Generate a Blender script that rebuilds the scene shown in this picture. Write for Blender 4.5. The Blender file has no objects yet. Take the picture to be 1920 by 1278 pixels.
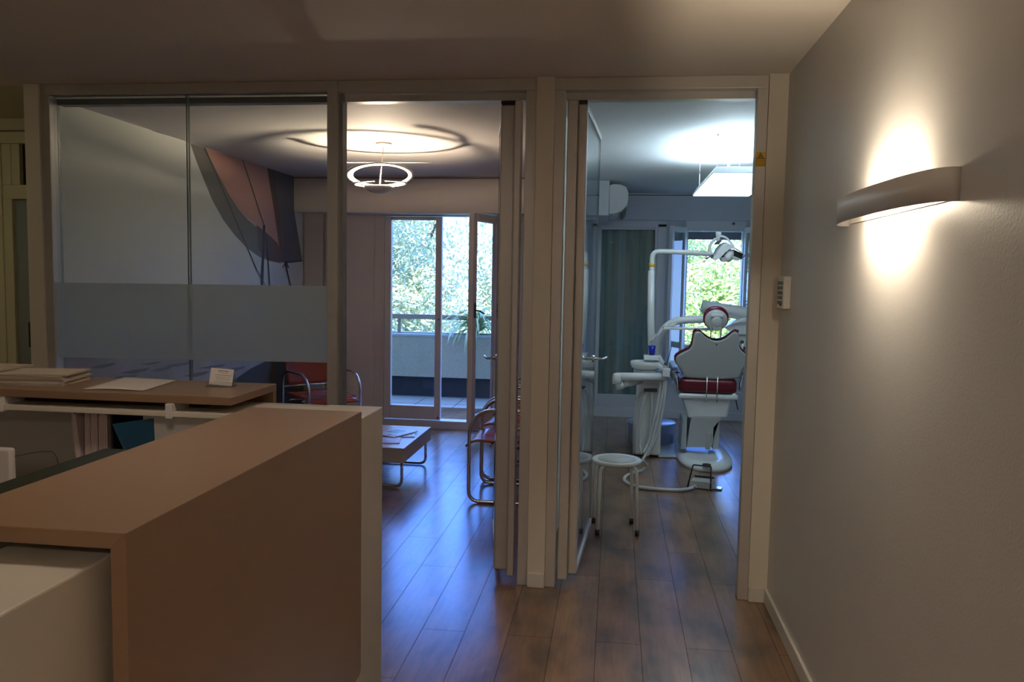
import bpy, bmesh, math, random
from mathutils import Vector, Matrix
random.seed(7)
SC = bpy.context.scene
COL = SC.collection
R_ = math.radians
PI = math.pi

# ------------------------------------------------------------------ camera
H = 1.56
FPX = 1500.1
YAW, PITCH, ROLL = R_(7.249), R_(4.4774), R_(1.036)
_f = Vector((-math.sin(YAW)*math.cos(PITCH), math.cos(YAW)*math.cos(PITCH), -math.sin(PITCH)))
_r = Vector((math.cos(YAW), math.sin(YAW), 0))
_u = _r.cross(_f)
RIGHT = math.cos(ROLL)*_r + math.sin(ROLL)*_u
UP = -math.sin(ROLL)*_r + math.cos(ROLL)*_u
cam_d = bpy.data.cameras.new('camera')
cam = bpy.data.objects.new('camera', cam_d)
COL.objects.link(cam)
cm = Matrix((RIGHT, UP, -_f)).transposed().to_4x4()
cm.translation = (0, 0, H)
cam.matrix_world = cm
cam_d.sensor_width = 36
cam_d.lens = 36*FPX/1920
cam_d.clip_start = 0.02
cam_d.clip_end = 500
SC.camera = cam

def ray(x, y):
    return _f + RIGHT*((x-960)/FPX) - UP*((y-639)/FPX)
EYE = Vector((0, 0, H))
def onY(x, y, Y):
    d = ray(x, y); return EYE + d*(Y/d.y)
def onX(x, y, X):
    d = ray(x, y); return EYE + d*(X/d.x)
def onZ(x, y, Z):
    d = ray(x, y); return EYE + d*((Z-H)/d.z)

# ------------------------------------------------------------------ view, sky, sun
SC.view_settings.view_transform = 'Standard'
SC.view_settings.look = 'None'
SC.view_settings.gamma = 1
SC.view_settings.use_curve_mapping = False
SC.view_settings.exposure = 0.0

w = bpy.data.worlds.new('daylight')
SC.world = w
w.use_nodes = True
nt = w.node_tree
nt.nodes.clear()
o_ = nt.nodes.new('ShaderNodeOutputWorld')
bg = nt.nodes.new('ShaderNodeBackground')
tc = nt.nodes.new('ShaderNodeTexCoord')
sx = nt.nodes.new('ShaderNodeSeparateXYZ')
cr = nt.nodes.new('ShaderNodeValToRGB')
cr.color_ramp.elements[0].position = 0.0
cr.color_ramp.elements[0].color = (0.30, 0.52, 1.0, 1)
cr.color_ramp.elements[1].position = 0.9
cr.color_ramp.elements[1].color = (0.20, 0.36, 0.85, 1)
_e = cr.color_ramp.elements.new(0.18); _e.color = (0.08, 0.25, 1.0, 1)
nt.links.new(tc.outputs['Generated'], sx.inputs[0])
nt.links.new(sx.outputs['Z'], cr.inputs[0])
nt.links.new(cr.outputs[0], bg.inputs[0])
bg.inputs[1].default_value = 8.0
nt.links.new(bg.outputs[0], o_.inputs[0])

sun_d = bpy.data.lights.new('sun', 'SUN')
sun_d.energy = 22.0
sun_d.angle = R_(0.6)
sun_d.color = (1.0, 0.97, 0.88)
sun = bpy.data.objects.new('sun', sun_d)
COL.objects.link(sun)
sun.rotation_euler = Vector((0.42, 0.62, -0.66)).to_track_quat('-Z', 'Y').to_euler()
sun.location = (-6, -8, 14)

# ------------------------------------------------------------------ materials
MATS = {}
def mat(name, col, rough=0.5, metal=0.0, noise=0.0, nscale=8.0, bump=0.0, bscale=60.0,
        spec=0.5, emit=None, estr=0.0, coat=0.0):
    if name in MATS: return MATS[name]
    m = bpy.data.materials.new(name); m.use_nodes = True
    n = m.node_tree; b = n.nodes['Principled BSDF']
    b.inputs['Base Color'].default_value = (*col, 1)
    b.inputs['Roughness'].default_value = rough
    b.inputs['Metallic'].default_value = metal
    b.inputs['Specular IOR Level'].default_value = spec
    b.inputs['Coat Weight'].default_value = coat
    t = n.nodes.new('ShaderNodeTexCoord')
    if noise > 0:
        nz = n.nodes.new('ShaderNodeTexNoise'); nz.inputs['Scale'].default_value = nscale
        nz.inputs['Detail'].default_value = 4
        mx = n.nodes.new('ShaderNodeMix'); mx.data_type = 'RGBA'
        mx.inputs[6].default_value = (*[c*(1-noise) for c in col], 1)
        mx.inputs[7].default_value = (*[min(1, c*(1+noise)) for c in col], 1)
        n.links.new(t.outputs['Object'], nz.inputs['Vector'])
        n.links.new(nz.outputs[0], mx.inputs[0]); n.links.new(mx.outputs[2], b.inputs['Base Color'])
    if bump > 0:
        nb = n.nodes.new('ShaderNodeTexNoise'); nb.inputs['Scale'].default_value = bscale
        nb.inputs['Detail'].default_value = 3
        bp = n.nodes.new('ShaderNodeBump'); bp.inputs['Strength'].default_value = bump
        bp.inputs['Distance'].default_value = 0.002
        n.links.new(t.outputs['Object'], nb.inputs['Vector'])
        n.links.new(nb.outputs[0], bp.inputs['Height']); n.links.new(bp.outputs[0], b.inputs['Normal'])
    if emit:
        b.inputs['Emission Color'].default_value = (*emit, 1)
        b.inputs['Emission Strength'].default_value = estr
    MATS[name] = m
    return m

def glass_mat(name, tint=(0.9, 0.95, 0.95), ior=1.5, rough=0.0, film=0.0, film_col=(0.6, 0.7, 0.72)):
    """thin architectural pane: fresnel reflection over clear transmission, optional frosted film"""
    m = bpy.data.materials.new(name); m.use_nodes = True
    n = m.node_tree; n.nodes.clear()
    out = n.nodes.new('ShaderNodeOutputMaterial')
    fr = n.nodes.new('ShaderNodeFresnel'); fr.inputs['IOR'].default_value = ior
    tr = n.nodes.new('ShaderNodeBsdfTransparent'); tr.inputs[0].default_value = (*tint, 1)
    gl = n.nodes.new('ShaderNodeBsdfGlossy'); gl.inputs['Roughness'].default_value = rough
    mx = n.nodes.new('ShaderNodeMixShader')
    last = tr.outputs[0]
    if film > 0:
        df = n.nodes.new('ShaderNodeBsdfDiffuse'); df.inputs[0].default_value = (*film_col, 1)
        tl = n.nodes.new('ShaderNodeBsdfTranslucent'); tl.inputs[0].default_value = (*film_col, 1)
        m1 = n.nodes.new('ShaderNodeMixShader'); m1.inputs[0].default_value = 0.55
        n.links.new(df.outputs[0], m1.inputs[1]); n.links.new(tl.outputs[0], m1.inputs[2])
        m2 = n.nodes.new('ShaderNodeMixShader'); m2.inputs[0].default_value = film
        n.links.new(tr.outputs[0], m2.inputs[1]); n.links.new(m1.outputs[0], m2.inputs[2])
        last = m2.outputs[0]
    ge = n.nodes.new('ShaderNodeNewGeometry'); iv = n.nodes.new('ShaderNodeMath'); iv.operation = 'SUBTRACT'; iv.inputs[0].default_value = 1.0
    mu = n.nodes.new('ShaderNodeMath'); mu.operation = 'MULTIPLY'
    n.links.new(ge.outputs['Backfacing'], iv.inputs[1]); n.links.new(iv.outputs[0], mu.inputs[0]); n.links.new(fr.outputs[0], mu.inputs[1])
    n.links.new(mu.outputs[0], mx.inputs[0])
    n.links.new(last, mx.inputs[1]); n.links.new(gl.outputs[0], mx.inputs[2])
    n.links.new(mx.outputs[0], out.inputs[0])
    MATS[name] = m
    return m

M_WALL = mat('warm white paint', (0.68, 0.655, 0.63), 0.42, noise=0.02, nscale=3, bump=0.25, bscale=120)
M_CEIL = mat('ceiling paint', (0.74, 0.66, 0.58), 0.8, noise=0.02, nscale=2, bump=0.1, bscale=90)
M_POST = mat('cream post paint', (0.74, 0.69, 0.60), 0.6, noise=0.02, nscale=5)
M_ROOM = mat('room white paint', (0.70, 0.62, 0.56), 0.7, noise=0.02, nscale=3)
M_BASE = mat('white skirting', (0.72, 0.69, 0.63), 0.4, noise=0.02)
M_ALU = mat('brushed aluminium frame', (0.60, 0.585, 0.56), 0.42, 0.35, noise=0.05, nscale=30)
M_ALUL = mat('satin aluminium profile', (0.62, 0.59, 0.56), 0.45, 0.45, noise=0.03, nscale=30)
M_TAN = mat('tan laminate', (0.315, 0.19, 0.112), 0.28, noise=0.03, nscale=5)
M_WHITE = mat('cream white laminate', (0.74, 0.67, 0.56), 0.35, noise=0.015, nscale=5)
M_GREYW = mat('grey white panel', (0.52, 0.49, 0.46), 0.5, noise=0.02, nscale=5)
M_BLACK = mat('black plastic', (0.015, 0.016, 0.017), 0.4, noise=0.1)
M_DKLAM = mat('black green laminate', (0.012, 0.018, 0.014), 0.35, noise=0.1)
M_CHROME = mat('chrome tube', (0.75, 0.75, 0.76), 0.12, 1.0, noise=0.02)
M_CHAIR = mat('red brown lacquered ply', (0.30, 0.055, 0.03), 0.22, noise=0.12, nscale=6)
M_PAPER = mat('cream paper', (0.66, 0.56, 0.44), 0.8, noise=0.12, nscale=25)
M_PAPERW = mat('white paper', (0.78, 0.72, 0.68), 0.8, noise=0.03, nscale=10)
M_PINK = mat('pinkish paper', (0.70, 0.56, 0.54), 0.8, noise=0.08, nscale=25)
M_INK = mat('grey ink', (0.22, 0.18, 0.17), 0.8, noise=0.1)
M_BLUEF = mat('blue folder card', (0.015, 0.075, 0.14), 0.3, noise=0.06)
M_DENT = mat('white dental enamel', (0.72, 0.76, 0.78), 0.22, noise=0.01)
M_SHELL = mat('grey white shell plastic', (0.44, 0.47, 0.48), 0.3, noise=0.01)
M_RED = mat('burgundy upholstery', (0.135, 0.004, 0.016), 0.22, noise=0.05, nscale=20)
M_HOSE = mat('grey hose rubber', (0.50, 0.52, 0.53), 0.45, noise=0.04)
M_DKGREY = mat('dark grey plastic', (0.07, 0.075, 0.08), 0.4, noise=0.05)
M_PEDAL = mat('pedal grey', (0.42, 0.43, 0.42), 0.4, noise=0.03)
M_CUP = mat('cobalt plastic', (0.01, 0.02, 0.42), 0.2, noise=0.05)
M_BOWL = mat('milk glass bowl', (0.74, 0.78, 0.78), 0.1, noise=0.01)
M_BIN = mat('pale blue plastic', (0.40, 0.47, 0.58), 0.3, noise=0.02)
M_STOOL = mat('white lacquered steel', (0.74, 0.75, 0.74), 0.35, noise=0.01)
M_YEL = mat('yellow label', (0.75, 0.46, 0.02), 0.5, noise=0.04)
M_FRAMEW = mat('painted window frame', (0.66, 0.60, 0.57), 0.4, noise=0.015)
M_FRAMEC = mat('white window frame', (0.68, 0.70, 0.74), 0.4, noise=0.015)
M_YWALL = mat('corridor yellow white paint', (0.62, 0.58, 0.42), 0.6, noise=0.02)
M_DOORB = mat('corridor door frosted blue grey', (0.25, 0.28, 0.30), 0.3, noise=0.03)
M_SCONCE = mat('sconce white metal', (0.80, 0.76, 0.72), 0.3, noise=0.01)
M_TABLE = mat('light grey table lacquer', (0.58, 0.56, 0.58), 0.2, noise=0.01)
M_AC = mat('cream appliance plastic', (0.66, 0.68, 0.68), 0.4, noise=0.01)
M_TILE = mat('balcony cement tile', (0.30, 0.29, 0.27), 0.8, noise=0.25, nscale=30)
M_CONC = mat('parapet exposed concrete', (0.42, 0.38, 0.27), 0.95, noise=0.25, nscale=60, bump=0.8, bscale=80)
M_CONCD = mat('dark plinth', (0.04, 0.04, 0.045), 0.9, noise=0.2)
M_RAIL = mat('brown rail paint', (0.30, 0.235, 0.16), 0.6, noise=0.05)
M_BARK = mat('bark', (0.12, 0.09, 0.06), 0.9, noise=0.3, nscale=10)
M_GRASS = mat('far lawn', (0.12, 0.22, 0.06), 0.9, noise=0.3, nscale=2)
M_RING = mat('white painted ribbon', (0.85, 0.80, 0.72), 0.45, noise=0.01)
M_ACRYL = glass_mat('clear acrylic', (0.9, 0.93, 0.93))
M_GLASS = glass_mat('clear glass', (0.93, 0.96, 0.95), 1.5)
M_GLASSD = glass_mat('door glass', (0.86, 0.92, 0.92), 1.6)
M_GLASSP = glass_mat('partition glass', (0.88, 0.91, 0.90), 1.55)
M_FROST = glass_mat('frosted film band', (0.84, 0.90, 0.92), 1.5, film=0.66, film_col=(0.68, 0.74, 0.74))

def floor_mat():
    m = bpy.data.materials.new('oak plank floor'); m.use_nodes = True
    n = m.node_tree; b = n.nodes['Principled BSDF']; L = n.links.new
    t = n.nodes.new('ShaderNodeTexCoord'); s = n.nodes.new('ShaderNodeSeparateXYZ')
    L(t.outputs['Object'], s.inputs[0])
    c = n.nodes.new('ShaderNodeCombineXYZ'); L(s.outputs['Y'], c.inputs['X']); L(s.outputs['X'], c.inputs['Y'])
    br = n.nodes.new('ShaderNodeTexBrick'); L(c.outputs[0], br.inputs['Vector'])
    br.offset = 0.37; br.offset_frequency = 2
    br.inputs['Scale'].default_value = 1.0
    br.inputs['Brick Width'].default_value = 1.22
    br.inputs['Row Height'].default_value = 0.192
    br.inputs['Mortar Size'].default_value = 0.0016
    br.inputs['Mortar Smooth'].default_value = 0.1
    br.inputs['Bias'].default_value = 0.0
    br.inputs['Color1'].default_value = (0.185, 0.092, 0.045, 1)
    br.inputs['Color2'].default_value = (0.27, 0.145, 0.073, 1)
    br.inputs['Mortar'].default_value = (0.09, 0.045, 0.025, 1)
    # long grain
    mp = n.nodes.new('ShaderNodeMapping'); mp.inputs['Scale'].default_value = (22, 1.8, 1)
    L(t.outputs['Object'], mp.inputs[0])
    ng = n.nodes.new('ShaderNodeTexNoise'); ng.inputs['Scale'].default_value = 1.6; ng.inputs['Detail'].default_value = 8
    ng.inputs['Roughness'].default_value = 0.62; ng.inputs['Distortion'].default_value = 0.8
    L(mp.outputs[0], ng.inputs['Vector'])
    mp2 = n.nodes.new('ShaderNodeMapping'); mp2.inputs['Scale'].default_value = (5, 2.2, 1)
    L(t.outputs['Object'], mp2.inputs[0])
    nk = n.nodes.new('ShaderNodeTexNoise'); nk.inputs['Scale'].default_value = 1.3; nk.inputs['Detail'].default_value = 5
    L(mp2.outputs[0], nk.inputs['Vector'])
    r1 = n.nodes.new('ShaderNodeMapRange'); r1.inputs[1].default_value = 0.3; r1.inputs[2].default_value = 0.7
    r1.inputs[3].default_value = 0.72; r1.inputs[4].default_value = 1.18
    L(ng.outputs[0], r1.inputs[0])
    r2 = n.nodes.new('ShaderNodeMapRange'); r2.inputs[1].default_value = 0.32; r2.inputs[2].default_value = 0.6
    r2.inputs[3].default_value = 0.42; r2.inputs[4].default_value = 1.15
    L(nk.outputs[0], r2.inputs[0])
    mu = n.nodes.new('ShaderNodeMath'); mu.operation = 'MULTIPLY'; L(r1.outputs[0], mu.inputs[0]); L(r2.outputs[0], mu.inputs[1])
    vm = n.nodes.new('ShaderNodeVectorMath'); vm.operation = 'SCALE'
    L(br.outputs['Color'], vm.inputs[0]); L(mu.outputs[0], vm.inputs['Scale'])
    L(vm.outputs[0], b.inputs['Base Color'])
    b.inputs['Roughness'].default_value = 0.3
    b.inputs['Coat Weight'].default_value = 0.8
    b.inputs['Coat Roughness'].default_value = 0.2
    sm_ = n.nodes.new('ShaderNodeMapRange'); sm_.inputs[3].default_value = 0.8; sm_.inputs[4].default_value = 0.2
    L(br.outputs['Fac'], sm_.inputs[0]); L(sm_.outputs[0], b.inputs['Coat Weight'])
    sr_ = n.nodes.new('ShaderNodeMapRange'); sr_.inputs[3].default_value = 0.3; sr_.inputs[4].default_value = 0.95
    L(br.outputs['Fac'], sr_.inputs[0]); L(sr_.outputs[0], b.inputs['Roughness'])
    bp = n.nodes.new('ShaderNodeBump'); bp.inputs['Strength'].default_value = 0.12; bp.inputs['Distance'].default_value = 0.002
    L(ng.outputs[0], bp.inputs['Height']); L(bp.outputs[0], b.inputs['Normal'])
    b.inputs['Specular IOR Level'].default_value = 0.6
    return m
M_FLOOR = floor_mat()

def leaf_mat(name, c1, c2):
    m = bpy.data.materials.new(name); m.use_nodes = True
    n = m.node_tree; n.nodes.clear(); L = n.links.new
    out = n.nodes.new('ShaderNodeOutputMaterial')
    g = n.nodes.new('ShaderNodeTexCoord'); nz = n.nodes.new('ShaderNodeTexNoise'); nz.inputs['Scale'].default_value = 3.0
    L(g.outputs['Object'], nz.inputs['Vector'])
    mx = n.nodes.new('ShaderNodeMix'); mx.data_type = 'RGBA'
    mx.inputs[6].default_value = (*c1, 1); mx.inputs[7].default_value = (*c2, 1); L(nz.outputs[0], mx.inputs[0])
    d = n.nodes.new('ShaderNodeBsdfDiffuse'); tl = n.nodes.new('ShaderNodeBsdfTranslucent')
    gl = n.nodes.new('ShaderNodeBsdfGlossy'); gl.inputs['Roughness'].default_value = 0.4
    L(mx.outputs[2], d.inputs[0]); L(mx.outputs[2], tl.inputs[0])
    a = n.nodes.new('ShaderNodeMixShader'); a.inputs[0].default_value = 0.35
    L(d.outputs[0], a.inputs[1]); L(tl.outputs[0], a.inputs[2])
    e = n.nodes.new('ShaderNodeMixShader'); e.inputs[0].default_value = 0.1
    L(a.outputs[0], e.inputs[1]); L(gl.outputs[0], e.inputs[2]); L(e.outputs[0], out.inputs[0])
    return m
M_LEAF1 = leaf_mat('silvery green leaves', (0.13, 0.19, 0.08), (0.70, 0.72, 0.46))
M_LEAF2 = leaf_mat('yellow green leaves', (0.12, 0.25, 0.04), (0.62, 0.74, 0.28))
M_LEAF3 = leaf_mat('strap leaves', (0.22, 0.36, 0.10), (0.70, 0.74, 0.42))

# ------------------------------------------------------------------ mesh building helpers
WM = {}      # object -> world matrix of its own space
def tag(o, label=None, cat=None, group=None, kind=None):
    if label: o['label'] = label
    if cat: o['category'] = cat
    if group: o['group'] = group
    if kind: o['kind'] = kind
    return o

def thing(name, label, cat, loc=(0, 0, 0), rz=0.0, group=None):
    o = bpy.data.objects.new(name, None); COL.objects.link(o)
    o.empty_display_size = 0.1
    o.location = loc; o.rotation_euler = (0, 0, rz)
    WM[o] = Matrix.Translation(Vector(loc)) @ Matrix.Rotation(rz, 4, 'Z')
    return tag(o, label, cat, group)

def struct(name, loc=(0, 0, 0)):
    o = bpy.data.objects.new(name, None); COL.objects.link(o)
    o.location = loc; WM[o] = Matrix.Translation(Vector(loc)); o['kind'] = 'structure'
    return o

class MB:
    def __init__(s): s.bm = bmesh.new(); s.sm = set(); s.mi = 0
    def _f(s, vs, smooth=False):
        try: f = s.bm.faces.new(vs)
        except ValueError: return None
        f.smooth = smooth; f.material_index = s.mi
        return f
    def box(s, a, b, M=None):
        x0, x1 = sorted((a[0], b[0])); y0, y1 = sorted((a[1], b[1])); z0, z1 = sorted((a[2], b[2]))
        P = [Vector(p) for p in ((x0,y0,z0),(x1,y0,z0),(x1,y1,z0),(x0,y1,z0),(x0,y0,z1),(x1,y0,z1),(x1,y1,z1),(x0,y1,z1))]
        if M: P = [M @ p for p in P]
        v = [s.bm.verts.new(p) for p in P]
        for q in ((0,3,2,1),(4,5,6,7),(0,1,5,4),(1,2,6,5),(2,3,7,6),(3,0,4,7)): s._f([v[i] for i in q])
        return s
    def hexa(s, P):
        """eight points, bottom ring then top ring"""
        v = [s.bm.verts.new(Vector(p)) for p in P]
        for q in ((0,3,2,1),(4,5,6,7),(0,1,5,4),(1,2,6,5),(2,3,7,6),(3,0,4,7)): s._f([v[i] for i in q])
        return s
    def poly(s, pts):
        s._f([s.bm.verts.new(Vector(p)) for p in pts]); return s
    def prism(s, pts, off, smooth=False):
        off = Vector(off); a = [s.bm.verts.new(Vector(p)) for p in pts]; b = [s.bm.verts.new(Vector(p)+off) for p in pts]
        s._f(a[::-1]); s._f(b)
        n = len(a)
        for i in range(n): s._f([a[i], a[(i+1) % n], b[(i+1) % n], b[i]], smooth)
        return s
    def tube(s, pts, r, seg=10, closed=False, caps=True):
        pts = [Vector(p) for p in pts]; n = len(pts)
        rr = r if isinstance(r, (list, tuple)) else [r]*n
        rings = []; ref = None
        for i, p in enumerate(pts):
            if closed: t = pts[(i+1) % n]-pts[i-1]
            else: t = pts[min(i+1, n-1)]-pts[max(i-1, 0)]
            if t.length < 1e-9: t = Vector((0, 0, 1))
            t.normalize()
            if ref is None:
                ref = Vector((0, 0, 1)) if abs(t.z) < 0.9 else Vector((1, 0, 0))
            ref = (ref - t*ref.dot(t))
            if ref.length < 1e-6: ref = t.orthogonal()
            ref.normalize(); b = t.cross(ref)
            rings.append([s.bm.verts.new(p + (ref*math.cos(2*PI*k/seg) + b*math.sin(2*PI*k/seg))*rr[i]) for k in range(seg)])
        m = n if closed else n-1
        for i in range(m):
            A, B = rings[i], rings[(i+1) % n]
            for k in range(seg): s._f([A[k], A[(k+1) % seg], B[(k+1) % seg], B[k]], True)
        if caps and not closed:
            s._f(rings[0][::-1]); s._f(rings[-1])
        return s
    def cyl(s, a, b, r, seg=20, r2=None):
        return s.tube([a, b], [r, r if r2 is None else r2], seg)
    def lathe(s, prof, c=(0, 0, 0), seg=32, sx=1.0, sy=1.0, M=None, smooth=True):
        """prof: list of (r,z)"""
        c = Vector(c); rings = []
        for r, z in prof:
            if r < 1e-6:
                p = Vector((0, 0, z)); p = (M @ p if M else p) + c
                rings.append([s.bm.verts.new(p)])
            else:
                R = []
                for k in range(seg):
                    a = 2*PI*k/seg; p = Vector((r*sx*math.cos(a), r*sy*math.sin(a), z))
                    R.append(s.bm.verts.new((M @ p if M else p) + c))
                rings.append(R)
        for A, B in zip(rings, rings[1:]):
            for k in range(seg):
                k2 = (k+1) % seg
                if len(A) == 1 and len(B) == 1: continue
                if len(A) == 1: s._f([A[0], B[k2], B[k]], smooth)
                elif len(B) == 1: s._f([A[k], A[k2], B[0]], smooth)
                else: s._f([A[k], A[k2], B[k2], B[k]], smooth)
        if len(rings[0]) > 1: s._f(rings[0][::-1])
        if len(rings[-1]) > 1: s._f(rings[-1])
        return s
    def grid(s, fn, nu, nv, smooth=True):
        V = [[s.bm.verts.new(Vector(fn(i/nu, j/nv))) for j in range(nv+1)] for i in range(nu+1)]
        for i in range(nu):
            for j in range(nv): s._f([V[i][j], V[i+1][j], V[i+1][j+1], V[i][j+1]], smooth)
        return s
    def build(s, name, m, parent=None, bevel=0.0, bseg=2, local=False, solid=0.0, recalc=True):
        if recalc: bmesh.ops.recalc_face_normals(s.bm, faces=s.bm.faces)
        me = bpy.data.meshes.new(name)
        if parent is not None and not local: 
            s.bm.transform(WM[parent].inverted()); W = WM[parent]
        elif parent is None and not local:
            vs = s.bm.verts
            if len(vs):
                xs = [v.co.x for v in vs]; ys = [v.co.y for v in vs]; zs = [v.co.z for v in vs]
                W = Matrix.Translation(((min(xs)+max(xs))/2, (min(ys)+max(ys))/2, min(zs)))
                s.bm.transform(W.inverted())
            else: W = Matrix()
        else: W = WM[parent] if parent is not None else Matrix()
        s.bm.to_mesh(me); s.bm.free()
        o = bpy.data.objects.new(name, me)
        for q in (m if isinstance(m, (list, tuple)) else [m]): me.materials.append(q)
        COL.objects.link(o); WM[o] = W
        if parent is not None: o.parent = parent
        else: o.matrix_world = W
        if solid:
            q = o.modifiers.new('thickness', 'SOLIDIFY'); q.thickness = solid; q.offset = 0
        if bevel:
            q = o.modifiers.new('edge', 'BEVEL'); q.width = bevel; q.segments = bseg; q.limit_method = 'ANGLE'; q.angle_limit = R_(40)
        return o
    def st(s, name, m, parent=None, **k):
        o = s.build(name, m, parent, **k)
        if parent is None: o['kind'] = 'structure'
        return o

def box(a, b): return MB().box(a, b)
def copy_tree(o, parent=None):
    c = o.copy(); COL.objects.link(c)
    if parent is not None: c.parent = parent
    for ch in list(o.children): copy_tree(ch, c)
    return c
def fillet(pts, r, n=6):
    """round the corners of a polyline"""
    pts = [Vector(p) for p in pts]; out = [pts[0]]
    for i in range(1, len(pts)-1):
        a, p, b = pts[i-1], pts[i], pts[i+1]
        u = (a-p); v = (b-p); lu, lv = u.length, v.length; u.normalize(); v.normalize()
        ang = u.angle(v); d = min(r/math.tan(ang/2), lu*0.49, lv*0.49)
        A, B = p+u*d, p+v*d
        for k in range(n+1):
            t = k/n
            out.append(A*(1-t)**2 + p*2*t*(1-t) + B*t*t)
    out.append(pts[-1]); return out
def spline(pts, n=8):
    pts = [Vector(p) for p in pts]; P = [pts[0]*2-pts[1]] + pts + [pts[-1]*2-pts[-2]]; out = []
    for i in range(1, len(P)-2):
        for k in range(n):
            t = k/n; a, b, c, d = P[i-1], P[i], P[i+1], P[i+2]
            out.append(0.5*((2*b)+(c-a)*t+(2*a-5*b+4*c-d)*t*t+(3*b-3*c+d-a)*t**3))
    out.append(pts[-1]); return out

# ------------------------------------------------------------------ shell of the place
D = 3.94          # front face of the glazed partition
C = 2.533         # ceiling height
XR = 0.778        # corridor right wall
YB = -2.6         # wall behind the camera
box((-5.2, YB, -0.06), (3.2, 9.35, 0)).st('floor', M_FLOOR)
box((-3.27, YB, C), (0.93, D+0.03, C+0.12)).st('ceiling', M_CEIL)
box((-3.2, D+0.03, C), (-0.36, 8.15, C+0.12)).st('ceiling_waiting_room', mat('waiting room ceiling paint', (0.62, 0.58, 0.56), 0.75, noise=0.02))
box((-0.36, D+0.03, C), (3.2, 9.35, C+0.12)).st('ceiling_surgery', mat('surgery ceiling paint', (0.66, 0.68, 0.72), 0.7, noise=0.02))
box((-5.2, YB, 2.62), (-3.2, 5.4, 2.74)).st('ceiling_corridor', M_YWALL)
box((XR, YB, 0), (XR+0.15, D+0.06, C)).st('wall_right', M_WALL)
box((-5.2, YB-0.12, 0), (XR+0.15, YB, 2.74)).st('wall_behind', M_WALL)
box((-5.32, YB, 0), (-5.2, 5.4, 2.74)).st('wall_left', M_YWALL)
# soffit edge between hall ceiling and corridor ceiling
# right pillar, middle post, left post
box((0.690, D, 0), (XR+0.15, D+0.12, C)).st('wall_right_pillar', M_POST)
box((-0.402, D, 0), (-0.315, 8.0, C)).st('wall_divider', M_POST)
MB().prism([(-3.12, D, 0), (-3.035, D, 0), (-3.035, D+0.08, 0), (-3.2, 4.10, 0), (-3.215, 4.06, 0)], (0, 0, C+0.1)).st('wall_left_post', M_POST)
# waiting room
box((-3.215, 4.08, 0), (-3.2, 4.4, C)).box((-3.32, 4.4, 0), (-3.2, 8.15, C)).st('wall_mural_side', M_ROOM)
m = MB()
XD0, XD1, XD2 = -2.39, -1.15, -0.402
m.box((-3.2, 8.0, 0), (XD0, 8.15, C)).box((XD1, 8.0, 0), (XD2, 8.15, C)).box((XD0, 8.0, 2.2), (XD1, 8.15, C))
m.st('wall_waiting_far', M_ROOM)
box((-3.2, 7.72, 2.18), (-0.402, 8.0, C)).st('trim_1', M_ROOM, bevel=0.004)
# flat pilaster strips left of the french doors
m = MB(); m.box((-3.19, 7.955, 0), (-2.99, 8.0, 2.18)).box((-2.97, 7.97, 0), (-2.45, 8.0, 2.18))
m.st('trim_2', M_ROOM, bevel=0.003)
box((-3.2, 7.9, 0), (-3.185, 8.0, 0.07)).st('baseboard_left', M_BASE)
# surgery
YS = 9.2
WX0, WX1, WZ0, WZ1 = 0.765, 1.42, 0.5, 2.14
m = MB()
m.box((-0.402, YS, 0), (-0.2, YS+0.15, C)).box((0.46, YS, 0), (WX0, YS+0.15, C)).box((WX1, YS, 0), (3.2, YS+0.15, C))
m.box((-0.2, YS, 2.2), (0.46, YS+0.15, C)).box((WX0, YS, 0), (WX1, YS+0.15, WZ0)).box((WX0, YS, WZ1), (WX1, YS+0.15, C))
m.box((-0.402, 8.0, 0), (-0.315, YS, C))
m.st('wall_surgery_far', mat('surgery wall paint', (0.62, 0.66, 0.72), 0.65, noise=0.02))
box((3.05, D+0.12, 0), (3.2, 9.35, C)).st('wall_surgery_right', MATS['surgery wall paint'])
box((XR+0.15, D+0.0, 0), (3.05, D+0.12, C)).st('wall_surgery_front', MATS['surgery wall paint'])
box((-0.315, YS-0.07, 2.235), (3.05, YS, C)).st('trim_3', MATS['surgery wall paint'], bevel=0.003)
box((-0.315, YS-0.075, 2.505), (3.05, YS-0.06, 2.515)).st('trim_4', M_DKGREY)
box((-3.2, 7.71, 2.512), (-0.402, 7.722, 2.522)).st('trim_5', M_INK)
box((0.46, YS-0.015, 0), (3.05, YS, 0.09)).st('baseboard_surgery', M_FRAMEC, bevel=0.003)
# baseboards in the hall
box((XR-0.014, YB, 0), (XR, D, 0.075)).st('baseboard_right', M_BASE, bevel=0.004)
box((0.690, D-0.012, 0), (XR-0.014, D, 0.075)).st('baseboard_pillar', M_BASE, bevel=0.004)
box((-0.402, D-0.012, 0), (-0.315, D, 0.075)).st('baseboard_post', M_BASE, bevel=0.004)

# ------------------------------------------------------------------ glazed partition
FY0, FY1 = D+0.012, D+0.075
fr = struct('window_1', (-2.2, D, 0))
m = MB()
m.box((-3.035, FY0, 2.478), (-1.46, FY1, C-0.001)).box((-3.035, FY0, 0), (-2.985, FY1, 2.478))
m.box((-1.461, FY0-0.006, 0), (-1.408, FY1, C-0.001))
m.box((-3.035, FY0, 0), (-1.46, FY1, 0.06))
m.build('frame', M_ALU, fr, bevel=0.003)
m = MB(); m.box((-2.985, FY1, 2.44), (-1.461, FY1+0.06, 2.47)).box((-2.995, FY1, 0), (-2.985, FY1+0.02, 2.47)).box((-1.408, FY0+0.03, 0), (-1.39, FY1+0.03, 2.475))
m.build('inner_trim', mat('dark inner aluminium', (0.30, 0.31, 0.31), 0.45, 0.5, noise=0.05), fr)
GY = D+0.045
box((-2.985, GY, 0.06), (-2.237, GY+0.01, 2.478)).build('pane', M_GLASSP, fr)
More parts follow.
